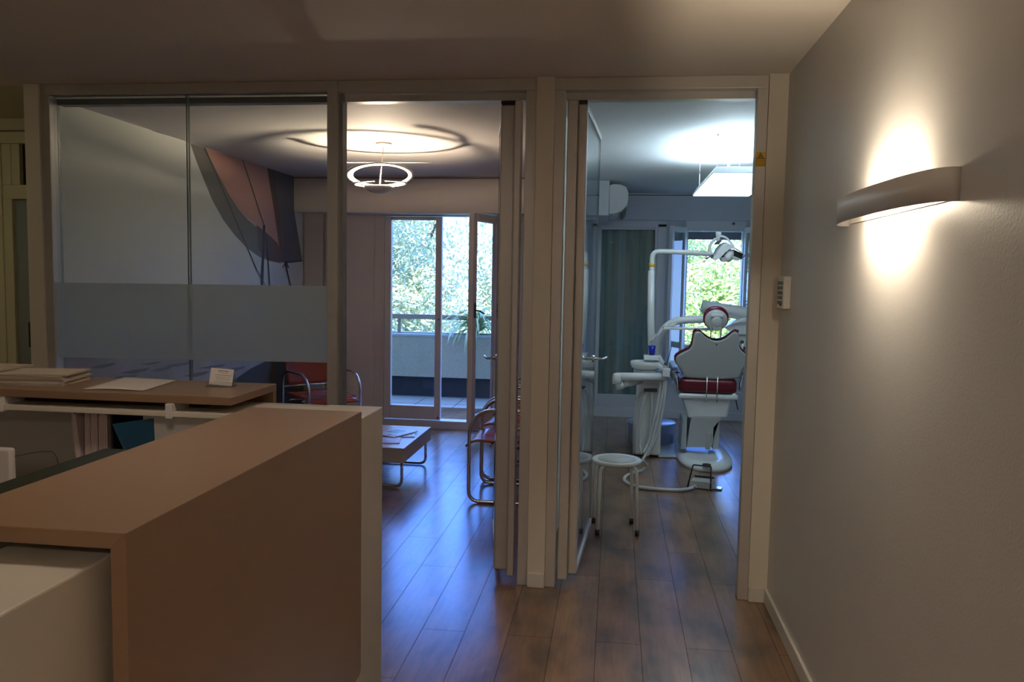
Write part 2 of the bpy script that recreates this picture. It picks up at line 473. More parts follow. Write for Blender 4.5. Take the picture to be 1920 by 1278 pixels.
box((-2.222, GY, 0.06), (-1.461, GY+0.01, 2.478)).build('pane', M_GLASSP, fr)
box((-2.234, GY, 0.06), (-2.225, GY+0.01, 2.478)).build('pane', M_ACRYL, fr)
for q in (-2.237, -2.2245): box((q, GY-0.001, 0.06), (q+0.0026, GY+0.011, 2.478)).build('glazing_joint', mat('green glass edge', (0.20, 0.26, 0.22), 0.3, noise=0.05), fr)
z0a, z0b = 1.088, 1.106
z1a, z1b = 1.494, 1.503
MB().hexa([(-2.983, GY-0.004, z0a), (-1.463, GY-0.004, z0b), (-1.463, GY-0.002, z0b), (-2.983, GY-0.002, z0a),
           (-2.983, GY-0.004, z1a), (-1.463, GY-0.004, z1b), (-1.463, GY-0.002, z1b), (-2.983, GY-0.002, z1a)]).build('frosted_band', M_FROST, fr)

# door surrounds
dt = MB()
dt.box((-1.408, FY0, 2.475), (-0.402, FY1, C-0.001)).box((-0.455, FY0, 0), (-0.402, FY1, 2.475))
dt.st('trim_6', M_ALUL, bevel=0.003)
dt = MB()
dt.box((-0.315, FY0, 2.472), (0.690, FY1, C-0.001)).box((-0.315, FY0, 0), (-0.262, FY1, 2.472)).box((0.640, FY0, 0), (0.690, FY1, 2.472))
dt.st('trim_7', M_ALUL, bevel=0.003)
tr = MB(); tr.box((-1.39, FY1, 2.44), (-0.455, FY1+0.06, 2.455)).box((-1.39, FY1, 2.455), (-0.455, FY1+0.012, 2.475)).box((-1.39, FY1+0.048, 2.455), (-0.455, FY1+0.06, 2.475))
tr.st('trim_8', M_ALU)
tr = MB(); tr.box((-0.262, FY1, 2.437), (0.640, FY1+0.06, 2.45)).box((-0.262, FY1, 2.45), (0.640, FY1+0.012, 2.472)).box((-0.262, FY1+0.048, 2.45), (0.640, FY1+0.06, 2.472))
tr.st('trim_9', M_ALU)

def door_leaf(name, Bx, Ax, far, nearx, side):
    """glazed leaf folded back into the room; Bx pivot profile, Ax closing profile, pane runs to far=(x,y)"""
    d = struct(name, ((Ax[0]+Ax[1])/2, 4.0, 0))
    m = MB(); m.box((Bx[0], FY0+0.02, 0.035), (Bx[1], FY1+0.03, 2.43))
    m.build('pivot_profile', M_ALUL, d, bevel=0.006, bseg=3)
    m = MB(); m.box((Ax[0], FY1, 0.05), (Ax[1], FY1+0.065, 2.42))
    m.build('stile', M_ALUL, d, bevel=0.01, bseg=3)
    box((Ax[0]+0.002, FY1-0.004, 2.42), (Ax[1]-0.002, FY1+0.06, 2.437)).build('guide_block', M_BLACK, d, bevel=0.002)
    n = Vector((nearx, FY1+0.065, 0)); f = Vector((far[0], far[1], 0)); u = (f-n).normalized(); v = Vector((-u.y, u.x, 0))
    L = (f-n).length
    Mx = Matrix((u, v, Vector((0, 0, 1)))).transposed().to_4x4(); Mx.translation = n
    MB().box((-0.02, -0.005, 0.08), (L, 0.005, 2.395), Mx).build('pane', M_GLASSD, d)
    m = MB(); m.box((-0.02, -0.012, 0.045), (L, 0.012, 0.08), Mx).box((-0.02, -0.012, 2.395), (L, 0.012, 2.425), Mx)
    m.build('rail', M_ALU, d, bevel=0.003)
    MB().box((L-0.001, -0.006, 0.08), (L+0.004, 0.006, 2.395), Mx).build('glass_edge', MATS['green glass edge'], d)
    h = MB(); q = L-0.09
    for sg in (1, -1):
        h.tube(fillet([Mx @ Vector((q, 0.004*sg, 1.085)), Mx @ Vector((q, sg*0.062, 1.085)), Mx @ Vector((q+0.07, sg*0.075, 1.09))], 0.01), 0.0075, 10)
    h.cyl(Mx @ Vector((q, -0.012, 1.085)), Mx @ Vector((q, 0.012, 1.085)), 0.022)
    h.build('lever_handle', M_CHROME, d)
    return d
door_leaf('door_1', (-0.512, -0.478), (-0.588, -0.512), (-0.70, 4.78), -0.572, -1)
door_leaf('door_2', (-0.252, -0.203), (-0.203, -0.156), (-0.116, 4.92), -0.166, 1)

# yellow warning label on the right jamb
a = onY(1418, 285, FY0-0.001); b = onY(1438, 312, FY0-0.001)
t = thing('warning_sign', 'small yellow radiation warning sticker with black trefoil on the door frame', 'sign', (0.664, FY0-0.001, b.z))
sx0, sx1, sz0, sz1 = 0.642, 0.687, b.z, a.z
box((sx0, FY0-0.0015, sz0), (sx1, FY0, sz1)).build('sticker', M_YEL, t)
m = MB(); yy = FY0-0.0022; cx = (sx0+sx1)/2; wz = sz1-sz0
tz0, tz1 = sz0+wz*0.56, sz0+wz*0.97
def tri_frame(m, cx, z0, z1, hw, th):
    A, B, Cc = Vector((cx-hw, yy, z0)), Vector((cx+hw, yy, z0)), Vector((cx, yy, z1))
    for p, q in ((A, B), (B, Cc), (Cc, A)):
        d = (q-p).normalized(); n = Vector((-d.z, 0, d.x))
        m.prism([p, q, q+n*th, p+n*th], (0, 0.0005, 0))
tri_frame(m, cx, tz0, tz1, 0.0165, 0.0022)
tc_ = Vector((cx, yy, tz0+(tz1-tz0)*0.36))
for k in range(3):
    a0 = R_(90+120*k)+PI/3*0
    pts = [tc_ + Vector((math.cos(a0+R_(e)), 0, math.sin(a0+R_(e))))*0.0075 for e in (-30, -10, 10, 30)]
    m.prism([tc_]+pts, (0, 0.0005, 0))
m.box((sx0+0.003, yy, sz0+0.004), (sx1-0.003, yy+0.0005, sz0+0.0056)).box((sx0+0.003, yy, tz0-0.003), (sx1-0.003, yy+0.0005, tz0-0.0014))
m.box((sx0+0.003, yy, sz0+0.004), (sx0+0.0045, yy+0.0005, tz0-0.0014)).box((sx1-0.0045, yy, sz0+0.004), (sx1-0.003, yy+0.0005, tz0-0.0014))
for k in range(3):
    z = sz0+0.0115+k*0.0075; m.box((sx0+0.008, yy, z), (sx1-0.008, yy+0.0005, z+0.0012))
m.build('printed_marks', M_BLACK, t)

# ------------------------------------------------------------------ corridor at far left
box((-5.2, 5.26, 0), (-4.46, 5.4, 2.74)).st('wall_corridor_end', M_YWALL)
m = MB(); m.box((-4.46, 5.26, 2.53), (-3.2, 5.4, 2.74)).box((-4.46, 5.255, 2.45), (-3.2, 5.4, 2.535))
m.st('wall_corridor_head', M_YWALL)
box((-4.46, 5.25, 2.528), (-3.2, 5.256, 2.54)).st('trim_10', M_INK)
box((-4.46, 5.34, 0), (-3.2, 5.4, 2.53)).st('wall_corridor_back', M_YWALL)
dd = struct('door_3', (-3.9, 5.3, 0))
m = MB()
m.box((-4.46, 5.26, 0), (-4.36, 5.34, 2.45)).box((-4.36, 5.27, 2.06), (-3.2, 5.34, 2.16)).box((-4.36, 5.27, 2.16), (-4.29, 5.34, 2.45))
m.box((-4.36, 5.27, 0), (-4.29, 5.34, 2.06)).box((-4.29, 5.275, 2.16), (-4.225, 5.33, 2.45))
m.build('frame', M_YWALL, dd, bevel=0.004)
box((-4.225, 5.31, 2.16), (-3.2, 5.32, 2.45)).build('transom_pane', mat('dark transom glass', (0.01, 0.012, 0.008), 0.2, noise=0.1), dd)
box((-4.29, 5.30, 0.0), (-3.2, 5.33, 2.06)).build('door_panel', M_DOORB, dd, bevel=0.003)
m = MB(); m.box((-4.2, 5.285, 1.0), (-4.185, 5.30, 1.18)); m.build('handle_plate', M_BLACK, dd)

# ------------------------------------------------------------------ mural on the left wall of the waiting room
def mcol(name, col, noise=0.06, nscale=2.0):
    return mat(name, col, 0.55, noise=noise, nscale=nscale)
MX = -3.2
def mural():
    mats = []
    m = MB()
    def lay(pts, k, name, col, noise=0.06, ns=2.0):
        mats.append(mcol('mural '+name, col, noise, ns)); m.mi = len(mats)-1
        P = [onX(x, y, MX) for x, y in pts]
        P = [Vector((MX+0.0015+0.0007*k, min(p.y, 7.71 if p.z > 2.18 else 7.955), max(0.02, min(p.z, C-0.004)))) for p in P]
        m.poly(P)
    # sky from the near end to the far end, printed as one sheet with soft cloud tone
    mats.append(mcol('mural pale sky', (0.66, 0.67, 0.63), 0.12, 0.8)); m.mi = 0
    m.poly([(MX+0.0015, 4.1, 0.9), (MX+0.0015, 7.955, 0.9), (MX+0.0015, 7.955, 2.18), (MX+0.0015, 7.71, 2.18), (MX+0.0015, 7.71, C-0.004), (MX+0.0015, 4.1, C-0.004)])
    mats.append(mcol('mural sea', (0.34, 0.32, 0.31), 0.35, 3)); m.mi = 1
    m.poly([(MX+0.002, 4.1, 0.03), (MX+0.002, 7.955, 0.03), (MX+0.002, 7.955, 1.0), (MX+0.002, 4.1, 1.12)])
    arc_o = [(356, 268), (367, 300), (380, 333), (398, 376), (418, 412), (440, 441), (463, 465), (485, 481), (505, 489), (525, 493)]
    arc_i = [(383, 275), (398, 305), (412, 333), (430, 366), (447, 392), (465, 412), (480, 424), (500, 440), (515, 458), (533, 478)]
    lay(arc_o + [(535, 488)] + arc_i[::-1], 1, 'grey sail border', (0.18, 0.17, 0.155))
    lay([(383, 275), (398, 305), (412, 333), (430, 366), (447, 392), (462, 407), (478, 421), (492, 436), (505, 458), (520, 468), (527, 462), (512, 300), (512, 290)], 2, 'rose sail', (0.56, 0.30, 0.235))
    lay([(500, 288), (513, 293), (524, 400), (533, 492), (524, 470), (514, 400)], 3, 'brown sail edge', (0.13, 0.09, 0.06))
    lay([(480, 421), (500, 437), (520, 456), (533, 492), (505, 488), (485, 470)], 4, 'dark rose fold', (0.14, 0.10, 0.09))
    lay([(512, 292), (560, 330), (566, 395), (566, 488), (545, 490), (533, 490), (524, 400)], 3, 'slate sail', (0.12, 0.125, 0.14), 0.15, 6)
    lay([(533, 489), (550, 489), (566, 487), (566, 490), (548, 492), (533, 493)], 5, 'boom', (0.04, 0.035, 0.04))
    def line(a, b, wd, k=6, col=(0.05, 0.045, 0.045)):
        lay([(a[0]-wd, a[1]), (a[0]+wd, a[1]), (b[0]+wd, b[1]), (b[0]-wd, b[1])], k, 'rope', col)
    line((454, 300), (495, 425), 0.8); line((383, 275), (480, 505), 0.9); line((480, 505), (500, 540), 0.7)
    line((494, 422), (490, 540), 2.3, 7); line((498, 440), (505, 540), 1.1, 7); line((533, 490), (546, 545), 1.2, 7)
    line((536, 492), (528, 502), 1.0, 7); line((536, 492), (540, 502), 1.4, 7)
    # dark hull low at the far end
    lay([(438, 712), (470, 690), (500, 676), (566, 672), (575, 760), (500, 760), (450, 740)], 3, 'hull', (0.03, 0.028, 0.026), 0.2)
    for x, y, ww, hh in ((190, 684, 40, 5), (250, 694, 44, 5), (225, 706, 50, 4), (300, 690, 34, 5), (330, 682, 40, 4), (365, 700, 40, 5), (395, 686, 42, 4), (410, 705, 30, 5), (280, 680, 30, 3), (440, 690, 30, 4)):
        lay([(x-ww*.6, y+hh), (x, y-hh*.2), (x+ww*.7, y-hh), (x+ww*.5, y+hh*.2), (x, y+hh*1.3)], 3, 'dark wave', (0.15, 0.14, 0.16), 0.3, 8)
    t = m.build('sailing_mural', mats, recalc=False)
    tag(t, 'large printed mural of a sailing boat on the waiting room wall', 'mural')
mural()

# ------------------------------------------------------------------ french doors of the waiting room
d = struct('door_4', (-1.77, 8.0, 0))
m = MB()
m.box((XD0, 7.985, 0), (-2.345, 8.1, 2.2)).box((-1.195, 7.985, 0), (XD1, 8.1, 2.2)).box((-2.345, 7.985, 2.17), (-1.195, 8.1, 2.2)).box((-2.345, 7.975, 0), (-1.195, 8.12, 0.085))
m.build('frame', M_FRAMEW, d, bevel=0.004)
m = MB(); y0, y1 = 7.97, 8.03
m.box((-2.34, y0, 0.095), (-2.27, y1, 2.165)).box((-1.81, y0, 0.095), (-1.745, y1, 2.165)).box((-2.27, y0, 0.095), (-1.81, y1, 0.236)).box((-2.27, y0, 2.13), (-1.81, y1, 2.165))
m.build('fixed_leaf', M_FRAMEW, d, bevel=0.006)
box((-2.27, 7.995, 0.236), (-1.81, 8.003, 2.13)).build('pane', M_GLASS, d)
m = MB(); m.cyl((-1.77, 7.965, 1.13), (-1.77, 7.975, 1.13), 0.008).cyl((-1.77, 7.965, 0.12), (-1.77, 7.975, 0.12), 0.01)
m.build('catch', M_DKGREY, d)
def leafM(h, f):
    h = Vector(h); f = Vector(f); u = (f-h).normalized(); v = Vector((-u.y, u.x, 0))
    Mx = Matrix((u, v, Vector((0, 0, 1)))).transposed().to_4x4(); Mx.translation = h
    return Mx, (f-h).length
d = struct('door_5', (-1.17, 7.96, 0))
Mx, L = leafM((-1.17, 7.955, 0), (-1.345, 7.42, 0))
m = MB(); a, b = -0.028, 0.028
m.box((0, a, 0.1), (0.075, b, 2.165), Mx).box((L-0.075, a, 0.1), (L, b, 2.165), Mx).box((0.075, a, 0.1), (L-0.075, b, 0.24), Mx).box((0.075, a, 2.09), (L-0.075, b, 2.165), Mx)
m.build('leaf_frame', M_FRAMEW, d, bevel=0.006)
MB().box((0.075, -0.004, 0.24), (L-0.075, 0.004, 2.09), Mx).build('pane', M_GLASS, d)
m = MB()
m.tube(fillet([Mx @ Vector((L-0.035, 0.025, 1.25)), Mx @ Vector((L-0.035, 0.075, 1.25)), Mx @ Vector((L-0.13, 0.08, 1.22))], 0.02), 0.008)
m.box((L-0.05, 0.027, 1.18), (L-0.02, 0.035, 1.32), Mx)
m.build('handle', M_DKGREY, d)

# ------------------------------------------------------------------ surgery openings
d = struct('door_6', (0.13, YS, 0))
m = MB(); y0, y1 = YS-0.03, YS+0.06
m.box((-0.26, y0, 0.07), (-0.2, y1, 2.2)).box((0.46, y0, 0.07), (0.56, y1, 2.2)).box((-0.26, y0, 2.16), (0.56, y1, 2.235)).box((-0.26, y0, 0.065), (0.56, y1, 0.11))
m.build('frame', M_FRAMEC, d, bevel=0.005)
m = MB(); y0, y1 = YS-0.02, YS+0.03
m.box((-0.2, y0, 0.11), (-0.165, y1, 2.16)).box((0.43, y0, 0.11), (0.46, y1, 2.16)).box((-0.165, y0, 0.11), (0.43, y1, 0.255)).box((-0.165, y0, 2.13), (0.43, y1, 2.16))
m.build('leaf_frame', M_FRAMEC, d, bevel=0.004)
box((-0.165, YS-0.002, 0.255), (0.43, YS+0.004, 2.13)).build('pane', M_GLASSD, d)
m = MB(); n = 44
V = []
def pleat(u, v):
    x = -0.165 + 0.595*u
    return (x, YS+0.035+0.012*math.sin(u*38+0.6*math.sin(u*9)), 0.255+1.875*v)
m.grid(pleat, 120, 1)
m.build('curtain', None or mat('sage curtain cloth', (0.32, 0.38, 0.36), 0.7, noise=0.06, nscale=4), d)
m = MB()
for u0, u1 in ((0.04, 0.08), (0.33, 0.46)):
    m.grid(lambda u, v, u0=u0, u1=u1: (lambda p: (p[0], p[1]-0.006, p[2]))(pleat(u0+(u1-u0)*u, v)), 16, 1)
m.build('curtain_stripe', mat('pale stripe cloth', (0.38, 0.48, 0.52), 0.7, noise=0.04), d)
m = MB(); m.tube([(0.42, YS-0.025, 1.28), (0.42, YS-0.07, 1.28), (0.36, YS-0.075, 1.26)], 0.008); m.build('handle', M_DKGREY, d)
box((-0.3, YS-0.035, 0.0), (0.6, YS+0.15, 0.075)).build('threshold', M_FRAMEC, d)
box((-0.2, YS+0.06, 0.07), (0.46, YS+0.07, 2.2)).build('shutter', mat('closed shutter slats', (0.25, 0.27, 0.27), 0.7, noise=0.05), d)

wd = struct('window_2', (1.09, YS, WZ0))
m = MB(); y0, y1 = YS-0.035, YS+0.08
m.box((WX0-0.035, y0, WZ0), (WX0+0.03, y1, 2.16)).box((WX1-0.03, y0, WZ0), (WX1+0.03, y1, 2.16)).box((WX0, y0, 2.12), (WX1, y1, 2.235)).box((WX0, y0, WZ0-0.03), (WX1, y1, WZ0+0.03))
m.build('frame', M_FRAMEC, wd, bevel=0.004)
box((WX0+0.03, YS+0.08, 2.035), (WX1-0.03, YS+0.12, 2.12)).build('shutter', mat('grey roller shutter', (0.16, 0.17, 0.17), 0.8, noise=0.1), wd)
m = MB(); m.cyl((1.28, YS-0.06, 2.205), (1.28, YS-0.03, 2.205), 0.014); m.build('catch', M_DKGREY, wd)
def sash(hx, fx, fy, z0, z1):
    Mx, L = leafM((hx, YS-0.05, 0), (fx, fy, 0))
    m = MB(); a, b = -0.02, 0.02
    m.box((0, a, z0), (0.045, b, z1), Mx).box((L-0.045, a, z0), (L, b, z1), Mx).box((0.045, a, z0), (L-0.045, b, z0+0.06), Mx).box((0.045, a, z1-0.06), (L-0.045, b, z1), Mx)
    s = m.build('sash', M_FRAMEC, wd, bevel=0.004)
    MB().box((0.045, -0.003, z0+0.06), (L-0.045, 0.003, z1-0.06), Mx).build('pane', M_GLASSD, s)
sash(WX0, 0.585, 8.86, WZ0+0.03, 2.16)
sash(WX1+0.0, 1.50, 8.62, WZ0+0.03, 2.16)
# window guard rail outside
t = thing('guard_rail', 'brown painted guard bar across the lower half of the surgery window', 'railing', (1.09, 9.45, WZ0))
m = MB(); m.box((WX0-0.1, 9.42, 0.76), (WX1+0.1, 9.46, 0.83)); m.build('top_bar', M_RAIL, t, bevel=0.004)
for q in (WX0-0.09, WX1+0.09): MB().tube([(q, 9.35, 0.79), (q, 9.44, 0.79)], 0.012).build('bracket', M_RAIL, t)

# ------------------------------------------------------------------ outside
box((-9, 8.15, -0.12), (-0.402, 10.6, -0.02)).st('floor_balcony', (lambda: (
    M_TILE))())
tj = MB()
for x in (-3.42, -2.92, -2.42, -1.92, -1.42, -0.92): tj.box((x-0.004, 8.15, -0.02), (x+0.004, 10.2, -0.0185))
for y in (8.7, 9.2, 9.7): tj.box((-5, y-0.004, -0.02), (-0.41, y+0.004, -0.0185))
tj.st('trim_11', M_CONCD)
YP = 10.2
zt = onY(790, 630, YP).z; zb = onY(790, 706, YP).z
MB().box((-9, YP, zb), (-0.3, YP+0.07, zt)).box((-9, YP+0.34, zb), (-0.3, YP+0.41, zt)).box((-9, YP+0.07, zb), (-0.3, YP+0.34, zb+0.06)).st('wall_parapet', M_CONC)
box((-9, YP+0.07, zb+0.06), (-0.3, YP+0.34, zt-0.06)).st('ground_planter_soil', mat('planter soil', (0.06, 0.045, 0.03), 0.95, noise=0.3))
box((-9, YP+0.12, -0.02), (-0.3, YP+0.3, zb)).st('wall_plinth', M_CONCD)
MB().box((-9, YP-0.01, zt), (-0.3, YP+0.08, zt+0.03)).box((-9, YP+0.33, zt), (-0.3, YP+0.42, zt+0.03)).st('trim_12', mat('parapet coping', (0.45, 0.46, 0.46), 0.8, noise=0.1, nscale=20), bevel=0.006)
zr1 = onY(790, 589, YP+0.15).z; zr0 = onY(790, 598, YP+0.15).z
t = thing('balcony_railing', 'flat brown handrail on short posts above the concrete parapet', 'railing', (-2.5, YP+0.15, zt-0.06))
box((-9, YP+0.12, zr0), (-0.3, YP+0.18, zr1)).build('handrail', M_RAIL, t, bevel=0.004)
px0 = onY(749, 610, YP+0.15).x
for k in range(-1, 3):
    x = px0+1.5*k
    if x < -0.4: box((x-0.018, YP+0.135, zt-0.06), (x+0.018, YP+0.165, zr0)).build('post', M_RAIL, t)
# unseen upper storeys, added to keep sun off the parapet; ground far below
box((-9, 3.2, 2.74), (8, 8.4, 6.2)).st('wall_upper_sun_block', M_CONC)
box((-0.3, 8.4, 2.74), (8, 9.45, 6.2)).st('wall_upper_sun_block_surgery', M_CONC)
box((-9, 8.15, 0), (-3.2, 8.3, 2.74)).st('wall_facade_left', M_CONC)
box((-60, 10.8, -6.2), (60, 90, -6)).st('ground_lawn', M_GRASS)

def tree(x, y, z, rx, ry, rz, n, lm, label, group, size=0.11, seed=1):
    rnd = random.Random(seed)
    t = thing('leafy_tree', label, 'tree', (x, y, -6), 0, 'trees outside the windows')
    m = MB(); m.tube(spline([(x, y, -6), (x+0.15, y, -3), (x-0.1, y+0.1, z-1.0), (x, y, z+rz*0.4)], 5), [0.32-0.012*i for i in range(16)], 10)
    for k in range(6):
        a = k*1.05; m.tube([(x, y, z-1.2+0.3*k), (x+rx*0.55*math.cos(a), y+ry*0.55*math.sin(a), z-0.4+0.5*k)], [0.09, 0.03], 6)
    m.build('trunk', M_BARK, t)
    # clumps
    cl = []
    for k in range(46):
        th = rnd.uniform(0, 2*PI); ph = math.acos(rnd.uniform(-1, 1)); s = rnd.uniform(0.55, 0.95)
        cl.append((Vector((x+rx*s*math.sin(ph)*math.cos(th), y+ry*s*math.sin(ph)*math.sin(th), z+rz*s*math.cos(ph))), rnd.uniform(0.5, 1.0)))
    verts = []; faces = []
    for i in range(int(n*2.0)):
        c, r = cl[rnd.randrange(len(cl))]
        if c.y > y + ry*0.4: c = Vector((c.x, 2*y-c.y, c.z))
        v = Vector((rnd.gauss(0, 1), rnd.gauss(0, 1), rnd.gauss(0, 1))).normalized()*r*rnd.uniform(0.6, 1.05)
        p = c+v
        u = Vector((rnd.gauss(0, 1), rnd.gauss(0, 1), rnd.gauss(0, 1))).normalized(); q = u.orthogonal().normalized()
        s = size*0.62*rnd.uniform(0.6, 1.3); b = len(verts)
        verts += [p-u*s, p+q*s*0.45, p+u*s, p-q*s*0.45]; faces.append((b, b+1, b+2, b+3))
    me = bpy.data.meshes.new('crown'); me.from_pydata([tuple(WM[t].inverted() @ v) for v in verts], [], faces); me.materials.append(lm)
    o = bpy.data.objects.new('crown', me); COL.objects.link(o); o.parent = t
    return t
tree(-5.6, 16.5, 0.9, 2.3, 1.6, 2.6, 15000, M_LEAF1, 'silvery green tree behind the left pane of the balcony doors', None, 0.10, 3)
tree(-0.9, 19.5, 0.9, 2.3, 1.6, 2.6, 15000, M_LEAF1, 'silvery green tree behind the open gap of the balcony doors', None, 0.11, 5)
tree(2.2, 25.5, 0.6, 2.2, 1.6, 2.8, 12000, M_LEAF2, 'green tree behind the right leaf of the balcony doors', None, 0.11, 8)
tree(3.4, 17.0, 0.4, 1.9, 1.6, 2.8, 15000, M_LEAF2, 'yellow green tree outside the surgery window', None, 0.11, 12)
tree(-6.0, 23.5, 1.0, 3.0, 1.6, 3.2, 8000, M_LEAF1, 'farther pale tree between the nearer crowns', None, 0.13, 17)
tree(7.6, 20.0, 0.8, 2.2, 1.8, 3.2, 8000, M_LEAF2, 'far tree outside to the right of the surgery window', None, 0.13, 19)

def plant(cx, cy, cz, n, seed, label):
    rnd = random.Random(seed)
    t = thing('spider_plant', label, 'plant', (cx, cy, cz))
    MB().lathe([(0.05, 0), (0.06, 0.03), (0.04, 0.1), (0, 0.12)], (cx, cy, cz), 16).build('crown', M_LEAF3, t)
    m = MB()
    for k in range(n):
        a = rnd.uniform(0, 2*PI); L = rnd.uniform(0.45, 0.80); el = rnd.uniform(0.65, 1.4); wd_ = rnd.uniform(0.022, 0.036)
        d0 = Vector((math.cos(a), math.sin(a), 0)); s = Vector((-d0.y, d0.x, 0)); pr = None
        p = Vector((cx, cy, cz+0.09)); e = el
        for i in range(9):
            u = i/8; ww = wd_*(1-u**2)*(0.5+min(1, u*3)*0.5)+0.0005
            A = m.bm.verts.new(p+s*ww); B = m.bm.verts.new(p-s*ww)
            if pr: m._f([pr[0], pr[1], B, A], True)
            pr = (A, B); p = p + (d0*math.cos(e)+Vector((0, 0, math.sin(e))))*L/8; e -= rnd.uniform(0.22, 0.34)
    m.build('leaves', M_LEAF3, t, recalc=False)
pc = onY(893, 622, YP+0.1)
plant(pc.x-0.02, YP+0.22, zt-0.06, 110, 4, 'arching strap leaved plant hanging over the parapet behind the open door')

# ------------------------------------------------------------------ reception desk
desk = thing('reception_desk', 'L shaped reception desk with white carcass and tan raised counter tops', 'desk', (-1.1, 2.2, 0))
ZW = 1.078
XWR = -0.84; XWL = onZ(23, 1017, ZW).x
box((XWL, -0.6, 0), (XWR, 2.85, ZW)).build('desk_body', M_WHITE, desk, bevel=0.004)
box((-2.53, 2.82, 0), (XWL, 2.85, ZW-0.002)).build('back_panel', M_GREYW, desk)
box((-2.53, 2.582, ZW-0.02), (XWL, 2.82, ZW-0.002)).build('ledge', M_WHITE, desk, bevel=0.002)
box((-2.51, 2.15, 0.69), (XWL, 2.82, 0.72)).build('worktop', M_GREYW, desk, bevel=0.003)
m = MB(); m.box((-1.613, 2.598, 0.72), (XWL, 2.62, ZW-0.02)).box((-1.635, 2.598, 0.72), (-1.613, 2.82, ZW-0.02)); m.build('side_panel', M_GREYW, desk, bevel=0.002)
# tan sleeve over the long arm
ZT = 1.1326; TH = 0.028
TX0, TX1, TY0, TY1 = -1.153, -0.782, 1.19, 2.42
m = MB()
m.hexa([(TX0, TY0, ZT-TH), (TX1-TH, TY0, ZT-TH), (TX1-TH, TY1, ZT-TH), (TX0, TY1, ZT-TH), (TX0, TY0, ZT), (TX1, TY0, ZT), (TX1, TY1, ZT), (TX0, TY1, ZT)])
m.build('counter_top', M_TAN, desk, bevel=0.002)
zb_ = 0.275
prof_ = [(TY0, ZT-TH), (TY0, zb_)] + [(TY1-0.02+0.02*math.cos(a), zb_+0.02+0.02*math.sin(a)) for a in (-PI/2, -PI/3, -PI/6, 0)] + [(TY1, ZT-TH)]
m = MB()
m.prism([(TX1-TH, y, z) for y, z in prof_], (TH, 0, 0))
m.hexa([(TX1-TH, TY0, ZT-TH), (TX1, TY0, ZT-TH), (TX1, TY1, ZT-TH), (TX1-TH, TY1, ZT-TH), (TX1-0.0005, TY0, ZT), (TX1, TY0, ZT), (TX1, TY1, ZT), (TX1-0.0005, TY1, ZT)])
m.build('counter_side', M_TAN, desk, bevel=0.002)
for A_, B_ in (((XWR, TY0+0.12, 0.7), (TX1-TH, TY0+0.2, 0.74)), ((XWR, TY1-0.2, 0.7), (TX1-TH, TY1-0.12, 0.74)), ((-1.05, TY0+0.12, ZW), (-0.97, TY0+0.18, ZT-TH)), ((-1.05, TY1-0.18, ZW), (-0.97, TY1-0.12, ZT-TH))):
    box(A_, B_).build('spacer', M_DKGREY, desk)
# tan sleeve over the far arm
BX1, BY0, BY1 = -1.303, 2.589, 2.967
box((-2.54, BY0, ZT-TH), (BX1, BY1, ZT)).build('counter_top', M_TAN, desk, bevel=0.002)
box((-2.54, BY1-TH, 0.275), (BX1, BY1, ZT-TH)).build('counter_side', M_TAN, desk, bevel=0.002)
for px in (3, 320):
    x = onY(px, 765, BY0).x
    box((x-0.012, 2.573, ZW-0.026), (x+0.012, 2.80, ZT-TH)).build('bracket', M_SCONCE, desk, bevel=0.002)
box((-2.26, 2.69, ZW-0.002), (-1.45, 2.77, ZT-TH)).build('spacer', M_BLACK, desk)
# black inner ledge
box((-1.454, -0.4, 1.028), (XWL, 2.12, 1.049)).build('inner_ledge', M_DKLAM, desk, bevel=0.006)
box((-1.18, -0.4, 0.72), (XWL, 2.12, 1.028)).build('inner_panel', M_DKLAM, desk)

# folders on the far counter
def folder_stack(cx, cy, z, rz, n, label_top, label_rest, group, seed):
    rnd = random.Random(seed)
    def one(zz, th, ox, oy, rr, lab, grp):
        M0 = Matrix.Translation((cx+ox, cy+oy, zz)) @ Matrix.Rotation(rz+rr, 4, 'Z')
        t = thing('paper_folder', lab, 'folder', (cx+ox, cy+oy, zz), 0, grp)
        a, b = 0.128, 0.10
        m = MB()
        m.box((-a, -b, 0), (a, b, 0.0012), M0).box((-a, -b, th-0.0012), (a-0.004, b, th), M0).box((a-0.0015, -b, 0.0012), (a, b, th-0.0012), M0)
        m.build('cover', M_PAPER, t)
        m = MB(); k = 3
        for i in range(k):
            o = rnd.uniform(-0.004, 0.003)
            m.box((-a+0.006, -b+0.004+o, 0.0014+(th-0.003)*i/k), (a-0.004, b-0.006+o, 0.0014+(th-0.003)*(i+0.8)/k), M0)
        m.build('sheets', M_PAPERW, t)
    zz = z+0.0005
    for k in range(n):
        th = rnd.uniform(0.0045, 0.0085)
        one(zz, th, rnd.uniform(-0.009, 0.009), rnd.uniform(-0.008, 0.008), rnd.uniform(-0.07, 0.07), label_top if k == n-1 else label_rest, group)
        zz += th+0.0006
folder_stack(-2.165, 2.79, ZT, R_(10), 6, 'top cream folder of the nearer paper stack on the far counter', 'cream folder lower in the nearer paper stack on the far counter', 'folders in the nearer stack', 2)
folder_stack(-2.455, 2.85, ZT, R_(-2), 6, 'top cream folder of the leftmost paper stack on the far counter', 'cream folder lower in the leftmost paper stack on the far counter', 'folders in the leftmost stack', 6)
